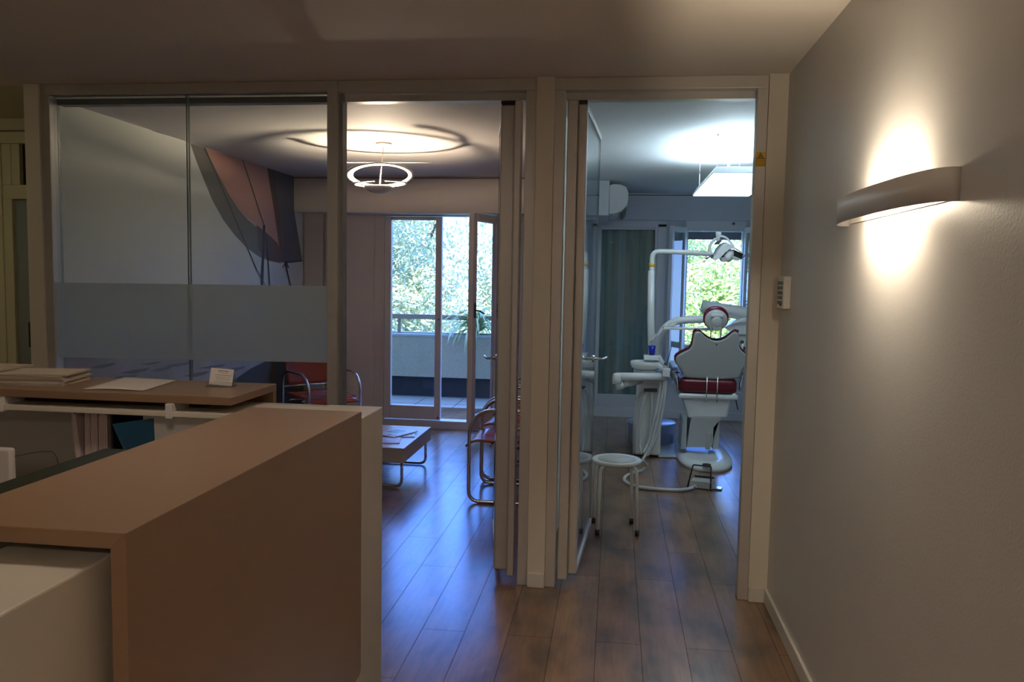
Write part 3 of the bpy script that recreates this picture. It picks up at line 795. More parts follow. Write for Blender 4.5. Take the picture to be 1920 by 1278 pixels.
# open sheets
P = [onZ(158, 730, ZT), onZ(268, 733, ZT), onZ(332, 713, ZT), onZ(237, 707, ZT)]
def sheetfn(P, dz, lift):
    def f(u, v):
        p = P[0]*(1-u)*(1-v)+P[1]*u*(1-v)+P[2]*u*v+P[3]*(1-u)*v
        return (p.x, p.y, ZT+dz+lift*math.sin(PI*u)*(1-v)**2)
    return f
m = MB(); m.grid(sheetfn(P, 0.0016, 0.004), 16, 8); tag(m.build('paper_sheet', M_PAPERW, solid=0.0008), 'large white printed sheet lying open on the far counter', 'paper')
m = MB(); m.grid(sheetfn([p+Vector((-0.012, 0.006, 0)) for p in P], 0.0006, 0.0), 8, 4); tag(m.build('paper_sheet', M_PINK, solid=0.0006), 'pinkish sheet underneath the large white sheet on the far counter', 'paper')
# card holder with card
hc = onZ(416, 724, ZT)
t = thing('card_holder', 'clear acrylic business card holder near the end of the far counter', 'card holder', (hc.x, hc.y, ZT))
Rz = Matrix.Translation((hc.x, hc.y, ZT)) @ Matrix.Rotation(R_(14), 4, 'Z') @ Matrix.Scale(0.84, 4)
m = MB(); m.box((-0.065, -0.035, 0.001), (0.065, 0.03, 0.005), Rz).box((-0.06, -0.035, 0.005), (0.06, -0.031, 0.022), Rz)
m.box((0.05, -0.005, 0.005), (0.062, 0.01, 0.05), Rz)
m.build('base', M_ACRYL, t, bevel=0.001)
m = MB(); Rt = Rz @ Matrix.Translation((0, -0.02, 0.008)) @ Matrix.Rotation(R_(-14), 4, 'X') @ Matrix.Rotation(R_(5), 4, 'Y')
m.box((-0.052, 0.004, 0.0), (0.050, 0.006, 0.06), Rt); m.build('back_rest', M_ACRYL, t)
t = thing('business_card', 'white printed card standing in the acrylic holder', 'card', (hc.x, hc.y, ZT+0.008))
m = MB(); m.box((-0.052, 0.0, 0.0), (0.048, 0.0012, 0.075), Rt); m.build('card', M_PAPERW, t)
m = MB()
for z, a, b, h in ((0.062, -0.02, 0.028, 0.004), (0.054, -0.016, 0.024, 0.0015), (0.044, -0.03, 0.04, 0.0022), (0.036, -0.026, 0.036, 0.0015), (0.029, -0.026, 0.036, 0.0015), (0.022, -0.024, 0.034, 0.0015), (0.014, -0.03, 0.04, 0.0015)):
    x = a
    while x < b-0.002:
        w_ = min(0.005+((x*9973) % 1)*0.006, b-x); m.box((x, -0.0006, z), (x+w_, 0.0, z+h), Rt); x += w_+0.0015
m.build('printing', M_INK, t)

# upright files and folder below the ledge
yf = 2.655; ztop = onY(165, 771, yf).z
for k, (px, wd_, lab) in enumerate(((152, 0.020, 'outermost pinkish file bulging at the left of the upright files'), (163, 0.020, 'second thick upright file from the left under the far counter'), (175, 0.024, 'third upright file from the left under the far counter'), (191, 0.032, 'rightmost upright file next to the black letter tray'))):
    x = onY(px, 800, yf).x
    m = MB(); hgt = min(ztop, ZW-0.024)-0.722-0.002*abs(k-2)
    lean = -0.03 if k == 0 else 0.002*k
    for j in range(4):
        a = -wd_/2+wd_*j/4
        m.hexa([(x+a, yf+0.002*j, 0.722), (x+a+wd_/4*0.85, yf+0.002*j, 0.722), (x+a+wd_/4*0.85, 2.81, 0.722), (x+a, 2.81, 0.722),
                (x+a+lean, yf, 0.722+hgt-0.003*j), (x+a+lean+wd_/4*0.85, yf, 0.722+hgt-0.003*j), (x+a+lean+wd_/4*0.85, 2.81, 0.722+hgt), (x+a+lean, 2.81, 0.722+hgt)])
    tag(m.build('upright_file', M_PINK), lab, 'file', 'upright files under the far counter')
t = thing('letter_tray', 'black open letter tray under the far counter', 'tray', (-1.73, 2.72, 0.72))
m = MB(); m.box((-1.785, 2.80, 0.722), (-1.64, 2.815, 1.05)).box((-1.785, 2.64, 0.722), (-1.778, 2.80, 1.05)).box((-1.648, 2.64, 0.722), (-1.64, 2.80, 1.05)).box((-1.778, 2.64, 0.722), (-1.648, 2.80, 0.73))
m.build('casing', M_BLACK, t)
box((-1.778, 2.65, 0.99), (-1.648, 2.80, 0.994)).build('shelf', M_BLACK, t)
Q = [onY(234, 848, 2.57), onY(296, 848, 2.60), onY(294, 783, 2.60), onY(210, 795, 2.57)]
dn = (Q[0]-Q[3])*((Q[0].z-0.724)/(Q[3].z-Q[0].z)); dn2 = (Q[1]-Q[2])*((Q[1].z-0.724)/(Q[2].z-Q[1].z))
Q = [Q[0]+dn, Q[1]+dn2, Q[2], Q[3]]
MB_ = MB().prism(Q, (0.0, 0.01, 0)); tag(MB_.build('blue_folder', M_BLUEF, bevel=0.001), 'dark blue folder leaning in front of the black letter tray', 'folder')
# white desk device with cable
top = onY(10, 841, 2.40).z; xr = onY(19, 870, 2.40).x
t = thing('desk_device', 'slim white upright desk device at the left under the far counter', 'device', (xr-0.07, 2.415, 0.72))
box((xr-0.16, 2.40, 0.722), (xr, 2.43, top)).build('casing', M_PAPERW, t, bevel=0.01, bseg=4)
m = MB(); m.tube(spline([(xr-0.002, 2.42, top-0.03), (xr+0.03, 2.52, top-0.033), (xr+0.065, 2.54, top-0.06), (xr+0.078, 2.55, 0.726)], 8), 0.0016, 6); m.build('cable', M_DKGREY, t)

# ------------------------------------------------------------------ wall sconce
def sconce(yc, label, lamp=1.0):
    X0 = XR; z0, z1 = 1.755, 1.833; hw, dp = 0.44, 0.084
    t = thing('wall_sconce', label, 'wall lamp', (X0, yc, z0))
    pts = [(X0-dp*math.sin(a)**0.62 if 0 < a < PI else X0, yc-hw*math.cos(a)) for a in [PI*i/40 for i in range(41)]]
    m = MB()
    m.grid(lambda u, v: (lambda p: (p[0], p[1], z0+(z1-z0)*v))(pts[int(round(u*40))]), 40, 1)
    m.build('shade', M_SCONCE, t, solid=0.004, recalc=True)
    box((X0-0.004, yc-hw+0.03, z0+0.006), (X0, yc+hw-0.03, z1-0.006)).build('back_plate', M_SCONCE, t)
    for q in (-0.21, 0.18): box((X0-0.02, yc+q, z0+0.03), (X0-0.004, yc+q+0.03, z0+0.055)).build('socket', M_SCONCE, t)
    m = MB(); m.cyl((X0-0.05, yc-0.18, z0+0.040), (X0-0.05, yc+0.18, z0+0.040), 0.005, 10)
    m.build('halogen_tube', mat('halogen glow', (1, 1, 1), 0.5, emit=(1.0, 0.84, 0.62), estr=SCONCE_E), t)
    m = MB(); m.cyl((X0-0.03, yc-0.05, z0+0.001), (X0-0.03, yc-0.04, z0+0.004), 0.005, 8); m.build('screw', M_DKGREY, t)
SCONCE_E = 560.0
sconce(2.41, 'curved white wall sconce glowing on the right wall')
sconce(-0.9, 'added unseen wall sconce on the right wall behind the viewer, for fill light')  # unseen copy of the sconce, added to brighten the foreground

# control pad near the corner
t = thing('control_pad', 'slim white control pad with grey buttons on the right wall near the corner', 'control pad', (XR, 3.77, 1.44))
box((XR-0.032, 3.70, 1.445), (XR, 3.84, 1.59)).build('casing', M_SCONCE, t, bevel=0.005, bseg=3)
m = MB()
for k in range(5): m.box((XR-0.0345, 3.72, 1.465+0.022*k), (XR-0.0315, 3.82, 1.465+0.022*k+0.015))
m.build('button_panel', mat('grey button rubber', (0.22, 0.22, 0.22), 0.6, noise=0.05), t)
m = MB(); m.box((XR-0.0352, 3.735, 1.458), (XR-0.0318, 3.765, 1.468)); m.build('indicator', M_BLACK, t)

# flush ceiling lamps of the hall; the one behind the viewer is added fill
def hall_lamp(x, y, z, label, k=1.0):
    t = thing('hall_ceiling_lamp', label, 'ceiling lamp', (x, y, C))
    m = MB(); m.lathe([(0, 0), (0.17, 0), (0.17, -0.05), (0.155, -0.06), (0.155, -0.01), (0, -0.01)], (x, y, z), 32); m.build('housing', M_SCONCE, t)
    m = MB(); m.lathe([(0, -0.045), (0.152, -0.045), (0.152, -0.05), (0, -0.05)], (x, y, z), 32); m.build('diffuser', mat('hall diffuser %.1f' % k, (1, 1, 1), 0.5, emit=(1.0, 0.84, 0.68), estr=HALL_E*k), t)
HALL_E = 29.0
hall_lamp(-1.25, 1.85, C, 'round flush ceiling lamp above the reception desk')
hall_lamp(-0.2, -1.4, C, 'added unseen ceiling lamp behind the viewer, for fill light in the hall', 2.5)  # unseen, added to fill the hall with warm light
t = thing('corridor_lamp', 'small round ceiling lamp in the side corridor', 'ceiling lamp', (-4.3, 3.9, 2.62))
MB().lathe([(0, 0), (0.10, 0), (0.10, -0.03), (0, -0.03)], (-4.3, 3.6, 2.62), 24).build('diffuser', mat('corridor diffuser', (1, 1, 1), 0.5, emit=(1.0, 0.88, 0.55), estr=30.0), t)

# ------------------------------------------------------------------ waiting room
def make_chair(label):
    t = thing('tubular_armchair', label, 'chair', (0, 0, 0), 0, 'tubular armchairs in the waiting room')
    r = 0.0125; hw = 0.26
    for s in (-1, 1):
        y = hw*s
        base = [(0.0, y, r), (0.27, y, r), (0.27, y, 0.655), (-0.27, y, 0.655), (-0.27, y, r), (0.0, y, r)]
        pts = [Vector(base[0])]
        def arc(c, rad, a0, a1, n=8):
            return [Vector((c[0]+rad*math.cos(a0+(a1-a0)*i/n), y, c[1]+rad*math.sin(a0+(a1-a0)*i/n))) for i in range(n+1)]
        pts = arc((0.20, 0.07+r), 0.07, -PI/2, 0) + arc((0.10, 0.485), 0.17, 0, PI/2) + arc((-0.14, 0.525), 0.13, PI/2, PI) + arc((-0.20, 0.07+r), 0.07, PI, 1.5*PI)
        MB().tube(pts, r, 12, closed=True).build('side_frame', M_CHROME, t)
    m = MB()
    for x, z in ((0.12, 0.405), (-0.14, 0.39)): m.tube([(x, -hw, z), (x, hw, z)], 0.009, 8)
    m.tube([(-0.27, -hw, 0.5), (-0.27, hw, 0.5)], 0.009, 8)
    m.build('crossbar', M_CHROME, t)
    def seat(u, v):
        x = -0.23+0.53*u; y = -0.235+0.47*v
        z = 0.435-0.03*math.sin(PI*min(1, u*1.1))*(1-0.6*abs(2*v-1)**2) - 0.045*max(0, (u-0.82)/0.18)**2 + 0.01*(1-u)
        return (x, y, z)
    MB().grid(seat, 16, 8).build('seat', M_CHAIR, t, solid=0.013, bevel=0)
    def back(u, v):
        w_ = 0.225*(1-0.06*(2*v-1)**2); y = (2*u-1)*w_; z = 0.50+0.30*v
        return (-0.245-0.05*v-0.035*(1-(2*u-1)**2), y, z-0.02*abs(2*u-1)**3*(1 if v > 0.5 else -1))
    MB().grid(back, 14, 8).build('backrest', M_CHAIR, t, solid=0.012)
    return t
def place(o, x, y, a):
    o.location = (x, y, 0); o.rotation_euler = (0, 0, a); return o
c1 = make_chair('red brown tubular armchair standing alone in the far left corner')
place(c1, -2.72, 7.2, R_(-42))
def cc(label, x, y, a):
    c = copy_tree(c1); c['label'] = label; place(c, x, y, a)
cc('nearest red brown tubular armchair behind the folded glass door', -0.70, 5.64, PI)
cc('middle tubular armchair in the row behind the folded glass door', -0.70, 6.28, R_(176))
cc('farthest tubular armchair in the row, next to the balcony door', -0.72, 6.95, R_(183))

t = thing('coffee_table', 'low grey box coffee table on chrome runner legs', 'coffee table', (-1.9, 6.06, 0))
box((-2.30, 5.63, 0.195), (-1.50, 6.50, 0.305)).build('table_box', M_TABLE, t, bevel=0.003)
for y in (5.67, 6.42):
    MB().tube(fillet([(-1.525, y, 0.2), (-1.525, y, 0.013), (-2.275, y, 0.013), (-2.275, y, 0.2)], 0.05), 0.011, 10).build('leg', M_CHROME, t)
def magazine(cx, cy, z, rz, label, cols, w_=0.21, h_=0.29, th=0.006):
    t = thing('magazine', label, 'magazine', (cx, cy, z), 0, 'magazines on the coffee table')
    M0 = Matrix.Translation((cx, cy, z)) @ Matrix.Rotation(rz, 4, 'Z')
    MB().box((-w_/2, -h_/2, 0), (w_/2, h_/2, th), M0).build('pages', M_PAPERW, t)
    m = MB(); m.box((-w_/2-0.001, -h_/2-0.001, th), (w_/2+0.001, h_/2+0.001, th+0.0006), M0); m.build('cover', cols[0], t)
    m = MB(); m.box((-w_*0.4, -h_*0.1, th+0.0006), (w_*0.12, h_*0.36, th+0.0009), M0).box((w_*0.02, -h_*0.4, th+0.0006), (w_*0.42, -h_*0.28, th+0.0009), M0)
    m.build('cover_picture', cols[1], t)
mp_ = mat('pale blue cover', (0.62, 0.72, 0.78), 0.25, noise=0.1, nscale=12); md_ = mat('dark cover picture', (0.06, 0.07, 0.10), 0.25, noise=0.5, nscale=20)
mr_ = mat('pink cover', (0.60, 0.38, 0.40), 0.3, noise=0.2, nscale=10)
magazine(-1.66, 6.16, 0.305, R_(14), 'pale magazine with dark picture lying on top of others on the coffee table', (mp_, md_))
magazine(-1.74, 5.86, 0.305, R_(-78), 'pink covered magazine flat on the front of the coffee table', (mr_, mp_))
magazine(-1.70, 6.14, 0.3125, R_(-24), 'topmost pale blue magazine fanned across another on the coffee table', (mp_, md_))

# ribbon ceiling lamp
lx, ly = -1.745, 5.80
t = thing('ribbon_lamp', 'glowing ceiling lamp made of spiralling white ribbon rings', 'ceiling lamp', (lx, ly, C))
def annulus(c, ro, wi, tilt, taz, ecc=0.0, a0=0, a1=2*PI, off=(0, 0)):
    m = MB(); n = 56
    Mt = Matrix.Translation(c) @ Matrix.Rotation(taz, 4, 'Z') @ Matrix.Rotation(tilt, 4, 'X') @ Matrix.Rotation(-taz, 4, 'Z')
    def f(u, v):
        a = a0+(a1-a0)*u; r = ro-wi*v*(1-ecc*math.cos(a))
        return Mt @ Vector((off[0]+r*math.cos(a), off[1]+r*math.sin(a), 0))
    return m.grid(f, n, 1)
annulus((lx+0.02, ly, 2.392), 0.36, 0.035, R_(8), 0, 0.2, R_(-60), R_(200)).build('ribbon', M_RING, t, solid=0.004)
annulus((lx+0.0, ly, 2.298), 0.252, 0.050, R_(-14), R_(25), 0.2).build('ribbon', M_RING, t, solid=0.004)
annulus((lx-0.0, ly, 2.235), 0.205, 0.042, R_(-3), R_(90), 0.25, R_(-60), R_(275)).build('ribbon', M_RING, t, solid=0.004)
MB().lathe([(0, -0.05), (0.04, -0.047), (0.08, -0.034), (0.105, -0.012), (0.112, 0.0), (0.108, 0.001), (0.09, -0.012), (0.05, -0.03), (0, -0.036)], (lx+0.0, ly, 2.215), 40).build('bowl', M_RING, t)
MB().lathe([(0, -0.012), (0.022, -0.008), (0.03, 0.008), (0.022, 0.02), (0, 0.026)], (lx+0.0, ly, 2.20), 20).build('bulb', mat('lamp bulb glow', (1, 1, 1), 0.5, emit=(1.0, 0.80, 0.58), estr=2500.0), t)
m = MB(); m.tube([(lx+0.03, ly, C-0.02), (lx+0.0, ly, 2.20)], 0.004, 8).lathe([(0, -0.001), (0.06, -0.001), (0.06, -0.02), (0, -0.025)], (lx+0.03, ly, C), 24); m.build('stem', M_RING, t)

# ------------------------------------------------------------------ surgery: lamp, air conditioner
LX0, LX1, LY0, LY1, LZ = 0.60, 1.06, 5.34, 6.72, 2.258
t = thing('panel_lamp', 'large white rectangular panel lamp hanging on thin wires in the surgery', 'ceiling lamp', (0.82, 6.0, LZ))
m = MB()
m.hexa([(LX0, LY0, LZ), (LX1, LY0, LZ), (LX1, LY1, LZ), (LX0, LY1, LZ), (LX0+0.03, LY0+0.05, LZ+0.05), (LX1-0.03, LY0+0.05, LZ+0.05), (LX1-0.03, LY1-0.05, LZ+0.05), (LX0+0.03, LY1-0.05, LZ+0.05)])
m.build('housing', M_DENT, t, bevel=0.004)
box((LX0+0.012, LY0+0.015, LZ-0.006), (LX1-0.012, LY1-0.015, LZ)).build('diffuser', mat('panel diffuser glow', (1, 1, 1), 0.5, emit=(0.78, 0.95, 1.0), estr=4.0), t)
box((LX0+0.06, LY0+0.12, LZ+0.052), (LX1-0.06, LY1-0.12, LZ+0.058)).build('uplight', mat('uplight glow', (1, 1, 1), 0.5, emit=(0.72, 0.92, 1.0), estr=27.0), t)
for x, y in ((0.635, 5.40), (0.635, 6.5), (0.945, 6.55), (0.945, 5.40)):
    m = MB(); m.tube([(x, y, C-0.004), (x, y, LZ+0.05)], 0.0012, 6).cyl((x, y, C-0.03), (x, y, C-0.004), 0.006, 8); m.build('suspension_wire', M_CHROME, t)
MB().tube([(0.80, 6.1, C-0.003), (0.80, 6.1, LZ+0.05)], 0.008, 8).build('power_cable', M_FRAMEC, t)

box((-0.315, 8.0, 2.195), (-0.082, 9.2, C)).st('trim_13', M_FRAMEC, bevel=0.003)
t = thing('air_conditioner', 'white wall air conditioner with rounded front high in the surgery', 'air conditioner', (-0.08, 8.4, 2.2))
prof = [(-0.08, 2.49), (-0.04, 2.505), (0.03, 2.50), (0.085, 2.475), (0.105, 2.42), (0.105, 2.34), (0.085, 2.28), (0.04, 2.235), (-0.02, 2.215), (-0.08, 2.21)]
MB().prism([(x, 8.03, z) for x, z in prof], (0, 0.8, 0), True).build('casing', M_AC, t, bevel=0.006)
m = MB(); m.prism([(0.035, 8.028, 2.228), (0.095, 8.028, 2.29), (0.085, 8.028, 2.245), (0.05, 8.028, 2.205)], (0, 0.8, 0)); m.build('outlet_flap', M_DKGREY, t)
box((-0.01, 8.024, 2.27), (0.03, 8.03, 2.31)).build('side_cap', M_FRAMEC, t, bevel=0.002)

# ------------------------------------------------------------------ dental chair
YC = 7.05
t = thing('dental_chair', 'dental treatment chair seen from behind with burgundy upholstery and white shell', 'dental chair', (0.82, 7.3, 0))
def oval(cx, cy, rx, ry0, ry1, n=40, p=0.85):
    out = []
    for i in range(n):
        a = 2*PI*i/n; c_, s_ = math.cos(a), math.sin(a)
        out.append((cx+rx*math.copysign(abs(c_)**p, c_), cy+(ry1 if s_ > 0 else ry0)*math.copysign(abs(s_)**p, s_)))
    return out
bcx = 0.815
m = MB()
lo = oval(bcx, 7.15, 0.235, 0.53, 0.95); hi = oval(bcx, 7.15, 0.205, 0.48, 0.92); top = oval(bcx, 7.15, 0.14, 0.38, 0.85)
rings = []
for pts, z in ((lo, 0.002), (lo, 0.03), (hi, 0.055), (top, 0.064)):
    rings.append([m.bm.verts.new((x, y, z)) for x, y in pts])
n = len(lo)
for A, B in zip(rings, rings[1:]):
    for k in range(n): m._f([A[k], A[(k+1) % n], B[(k+1) % n], B[k]], True)
m._f(rings[0][::-1]); m._f(rings[-1])
m.build('base', M_DENT, t)
hp = onZ(1325, 870, 0.066)
MB().cyl((hp.x, hp.y, 0.055), (hp.x, hp.y, 0.067), 0.035, 24).build('base_cap', M_BLACK, t)
def at(px, py, Y=YC): return onY(px, py, Y)
m = MB()
a, b, c_, d_ = at(1286, 846), at(1338, 846), at(1345, 782), at(1286, 782)
m.prism([at(1287, 838), at(1334, 838), at(1352, 782), at(1296, 782)], (0, 0.30, 0)).prism([at(1280, 786), at(1288, 786), at(1287, 842), at(1276, 842)], (0, 0.32, 0)).prism([at(1336, 800), at(1350, 786), at(1348, 842), at(1336, 842)], (0, 0.32, 0))
m.build('lift_arm', M_SHELL, t, bevel=0.006)
MB().prism([at(1325, 812, YC-0.02), at(1334, 812, YC-0.02), at(1332, 842, YC-0.02), at(1322, 842, YC-0.02)], (0, 0.02, 0)).build('lift_strut', M_PEDAL, t, bevel=0.003)
m = MB()
A = [at(1290, 784), at(1364, 784), at(1371, 746), at(1281, 746)]
m.hexa([A[0], A[1], A[1]+Vector((0, .9, .1)), A[0]+Vector((0, .9, .1)), A[3], A[2], A[2]+Vector((0, .9, 0)), A[3]+Vector((0, .9, 0))])
m.box((at(1272, 745).x, YC-0.03, at(1272, 746).z), (at(1384, 745).x, YC+0.85, at(1272, 736).z))
m.build('seat_housing', M_DENT, t, bevel=0.02, bseg=4)
# seat cushion seen end on
x0, x1 = at(1274, 720).x, at(1382, 720).x; z0, z1 = at(1328, 737).z, at(1328, 708).z
box((x0, YC-0.04, z0), (x1, YC+0.9, z1)).build('seat_cushion', M_RED, t, bevel=0.045, bseg=5)
# backrest shell and cushion
SH = [(255,400),(275,383),(300,380),(330,392),(370,430),(420,465),(470,488),(520,495),(570,488),(620,465),(665,430),(700,400),(725,386),(745,387),(765,400),(772,420),(775,480),(780,540),(790,575),(810,605),(870,660),(895,690),(905,720),(895,762),(870,800),(840,840),(825,880),(812,925),(790,950),(720,958),(550,966),(400,958),(180,940),(140,925),(122,880),(95,830),(60,785),(42,745),(42,705),(58,675),(100,645),(200,595),(225,560),(237,520),(245,460)]
def shp(u, v): return 1260+u/6.39, 560+v/6.39
shell = []
for u, v in SH:
    q = at(*shp(u, v), YC)
    shell.append(q)
zlo = min(q.z for q in shell); zhi = max(q.z for q in shell)
def tilt(q, off=0.0):      # backrest leans very slightly away from the seat, towards the door
    return Vector((q.x, YC-0.02-0.10*(q.z-zlo)/(zhi-zlo)+off, q.z))
cxm = sum(q.x for q in shell)/len(shell); czm = (zlo+zhi)/2
m = MB()
A = [m.bm.verts.new(tilt(q)) for q in shell]
B = [m.bm.verts.new(tilt(q, 0.035)) for q in shell]
inn = [m.bm.verts.new(tilt(Vector((cxm+(q.x-cxm)*0.93, 0, czm+(q.z-czm)*0.93)), -0.014)) for q in shell]
inn2 = [m.bm.verts.new(tilt(Vector((cxm+(q.x-cxm)*0.975, 0, czm+(q.z-czm)*0.975)), -0.009)) for q in shell]
n = len(shell)
for P1, P2 in ((B, A), (A, inn2), (inn2, inn)):
    for k in range(n): m._f([P1[k], P1[(k+1) % n], P2[(k+1) % n], P2[k]], True)
m._f(inn); m._f(B[::-1])
bmesh.ops.triangulate(m.bm, faces=[f for f in m.bm.faces if len(f.verts) > 4])
m.build('back_shell', M_SHELL, t)
m = MB()
def cush(k, off, up=0.014):
    return [m.bm.verts.new(tilt(Vector((cxm+(q.x-cxm)*k, 0, czm+(q.z-czm)*k+up)), off)) for q in shell]
r0, r1, r2, r3 = cush(0.99, 0.034), cush(1.035, 0.05), cush(1.035, 0.09), cush(0.97, 0.12)
for P1, P2 in ((r1, r0), (r2, r1), (r3, r2)):
    for k in range(n): m._f([P1[k], P1[(k+1) % n], P2[(k+1) % n], P2[k]], True)
m._f(r0); m._f(r3[::-1])
bmesh.ops.triangulate(m.bm, faces=[f for f in m.bm.faces if len(f.verts) > 4])
m.build('back_cushion', M_RED, t)
q = tilt(at(*shp(515, 535))); MB().cyl((q.x, q.y-0.018, q.z), (q.x, q.y-0.01, q.z), 0.008, 12).build('screw', M_DKGREY, t)
for px in (1325, 1345):
    MB().tube([at(px+1, 705, YC-0.06), at(px, 730, YC-0.075), at(px-1.5, 754, YC-0.05)], 0.0055, 8).build('recline_rod', M_CHROME, t)
# headrest
hc = at(1342.5, 597, YC-0.10)
MR = Matrix.Rotation(R_(90), 4, 'X')
MB().lathe([(0, -0.075), (0.06, -0.072), (0.095, -0.05), (0.108, -0.02), (0.105, 0.005), (0.09, 0.014), (0, 0.016)], hc+Vector((0, 0.0, 0.004)), 32, M=MR, sy=0.98).build('headrest_cushion', M_RED, t)
MB().lathe([(0, 0.0), (0.092, 0.0), (0.094, 0.014), (0.08, 0.026), (0, 0.03)], hc+Vector((0, 0, -0.012)), 32, M=MR, sy=0.95).build('headrest_shell', M_SHELL, t)
m = MB()
m.box((hc.x-0.048, hc.y-0.055, hc.z+0.015), (hc.x+0.052, hc.y-0.028, hc.z+0.042))
m.build('headrest_clamp', M_DENT, t, bevel=0.006, bseg=3)
m = MB(); m.lathe([(0, -0.0), (0.046, 0.0), (0.046, 0.03), (0.038, 0.04), (0, 0.044)], hc+Vector((0.003, -0.02, -0.028)), 28, M=MR)
m.prism([(hc.x-0.045, hc.y-0.055, hc.z-0.03), (hc.x+0.05, hc.y-0.055, hc.z-0.03), (hc.x+0.035, hc.y-0.055, hc.z-0.095), (hc.x-0.028, hc.y-0.055, hc.z-0.095)], (0, 0.04, 0))
m.build('headrest_joint', M_SHELL, t, bevel=0.005)
for px in (1333, 1352): MB().tube([at(px+1, 612, YC-0.13), at(px-1, 634, YC-0.09)], 0.0055, 8).build('headrest_rod', M_CHROME, t)
# arm supports each side
for s, px in ((-1, 1266), (1, 1393)):
    m = MB()
    m.prism([at(px-5, 688, YC+0.15), at(px+5, 688, YC+0.15), at(px+6, 712, YC+0.15), at(px-6, 712, YC+0.15)], (0, 0.5, 0))
    m.build('arm_support', M_SHELL, t, bevel=0.012, bseg=3)
    m = MB(); m.tube([at(px, 700, YC+0.1), at(px-5*s, 718, YC+0.08), at(px-6*s, 735, YC+0.05)], 0.011, 10).cyl(at(px-7, 697, YC+0.1), at(px+7, 697, YC+0.1), 0.010)
    m.build('arm_bracket', M_CHROME, t)
m = MB(); m.tube([at(1379, 745, YC), at(1381, 755, YC), at(1384, 768, YC)], 0.006, 8); m.build('side_lever', M_DKGREY, t)

# ------------------------------------------------------------------ treatment unit
YU = 7.12
t = thing('treatment_unit', 'white dental unit column with spittoon, hoses and swing arms beside the chair', 'dental unit', (0.33, 7.2, 0))
ux0, ux1 = at(1189, 800, YU).x, at(1240, 800, YU).x
m = MB()
m.hexa([(ux0, YU, 0.012), (ux1, YU, 0.012), (ux1, YU+0.34, 0.012), (ux0, YU+0.34, 0.012), (ux0+0.02, YU+0.03, 0.76), (ux1+0.0, YU+0.03, 0.78), (ux1, YU+0.30, 0.78), (ux0+0.02, YU+0.30, 0.76)])
m.build('column', M_DENT, t, bevel=0.02, bseg=4)
m = MB(); m.box((ux1-0.02, YU-0.02, 0.003), (0.66, YU+0.55, 0.018)); m.build('floor_plate', M_SHELL, t, bevel=0.004)
bc = at(1210, 684, YU-0.05)
m = MB(); m.lathe([(0, -0.07), (0.10, -0.068), (0.12, -0.055), (0.130, -0.03), (0.132, -0.004), (0.126, 0.0), (0.118, -0.006), (0.09, -0.018), (0, -0.024)], (bc.x, bc.y, bc.z+0.035), 40)
m.build('spittoon', M_BOWL, t)
m = MB(); m.lathe([(0, -0.06), (0.1, -0.05), (0.1, 0)], (bc.x, bc.y, bc.z-0.035), 32); m.box((bc.x-0.02, bc.y-0.05, bc.z-0.16), (ux1, YU+0.2, bc.z-0.05)); m.build('spittoon_support', M_SHELL, t, bevel=0.006)
cs = at(1222, 668, YU)
m = MB(); m.box((cs.x-0.07, YU-0.05, cs.z-0.03), (cs.x+0.08, YU+0.07, cs.z+0.012)); m.build('cup_shelf', M_DENT, t, bevel=0.006, bseg=3)
m = MB(); m.tube(spline([at(1219, 650, YU+0.03), at(1219, 640, YU+0.02), at(1224, 636, YU), at(1231, 626, YU+0.01)], 6), 0.007, 8); m.build('filler_spout', M_DENT, t)
# lamp pole
m = MB(); pole = fillet([at(1224, 672, YU+0.08), at(1217, 506, YU+0.08)], .01)
m.tube([at(1224, 720, YU+0.08), at(1220, 600, YU+0.08), at(1221, 507, YU+0.08)], [0.034, 0.030, 0.028], 20); m.build('lamp_pole', M_DENT, t)
m = MB(); m.tube(fillet([at(1221, 520, YU+0.08), at(1222, 500, YU+0.08), at(1223, 471, YU+0.08), at(1262, 471.5, YU+0.08), at(1335, 476, YU+0.10)], 0.14, 12), 0.0215, 16); m.build('lamp_arm', M_DENT, t)
a = at(1222, 493, YU+0.08); b = at(1222, 500, YU+0.08)
MB().tube([b, a], 0.0245, 18).build('yellow_sticker', M_YEL, t)
# big swing arm to the tray
m = MB(); m.tube(spline([at(1228, 690, YU+0.12), at(1231, 655, YU+0.12), at(1240, 625, YU+0.12), at(1256, 607, YU+0.12), at(1280, 600, YU+0.12), at(1325, 598, YU+0.12)], 8), 0.033, 16); m.build('swing_arm', M_DENT, t)
m = MB(); m.box((at(1243, 615, YU-0.05).x, YU-0.1, at(1243, 616, YU).z), (at(1330, 612, YU).x, YU+0.05, at(1243, 611.5, YU).z)); m.build('tray_shelf', M_DENT, t, bevel=0.004)
m = MB(); m.tube([at(1245, 616, YU-0.04), at(1233, 632, YU-0.02)], 0.006, 8).prism([at(1252, 611, YU), at(1262, 611, YU), at(1270, 606, YU), at(1258, 606, YU)], (0, .05, 0)); m.build('tray_bracket', M_DENT, t)
# assistant arms on the left
m = MB(); m.tube([at(1155, 706, YU-0.22), at(1245, 706, YU-0.10)], 0.036, 20).lathe([(0, 0.04), (0.03, 0.038), (0.04, 0.02), (0.04, -0.05), (0, -0.055)], at(1157, 708, YU-0.22), 24)
m.build('assistant_arm', M_DENT, t)
m = MB(); m.tube([at(1155, 724, YU-0.2), at(1168, 721, YU-0.19)], 0.034, 20).tube([at(1168, 721, YU-0.19), at(1200, 714, YU-0.05)], 0.027, 16); m.build('assistant_arm', M_DENT, t)
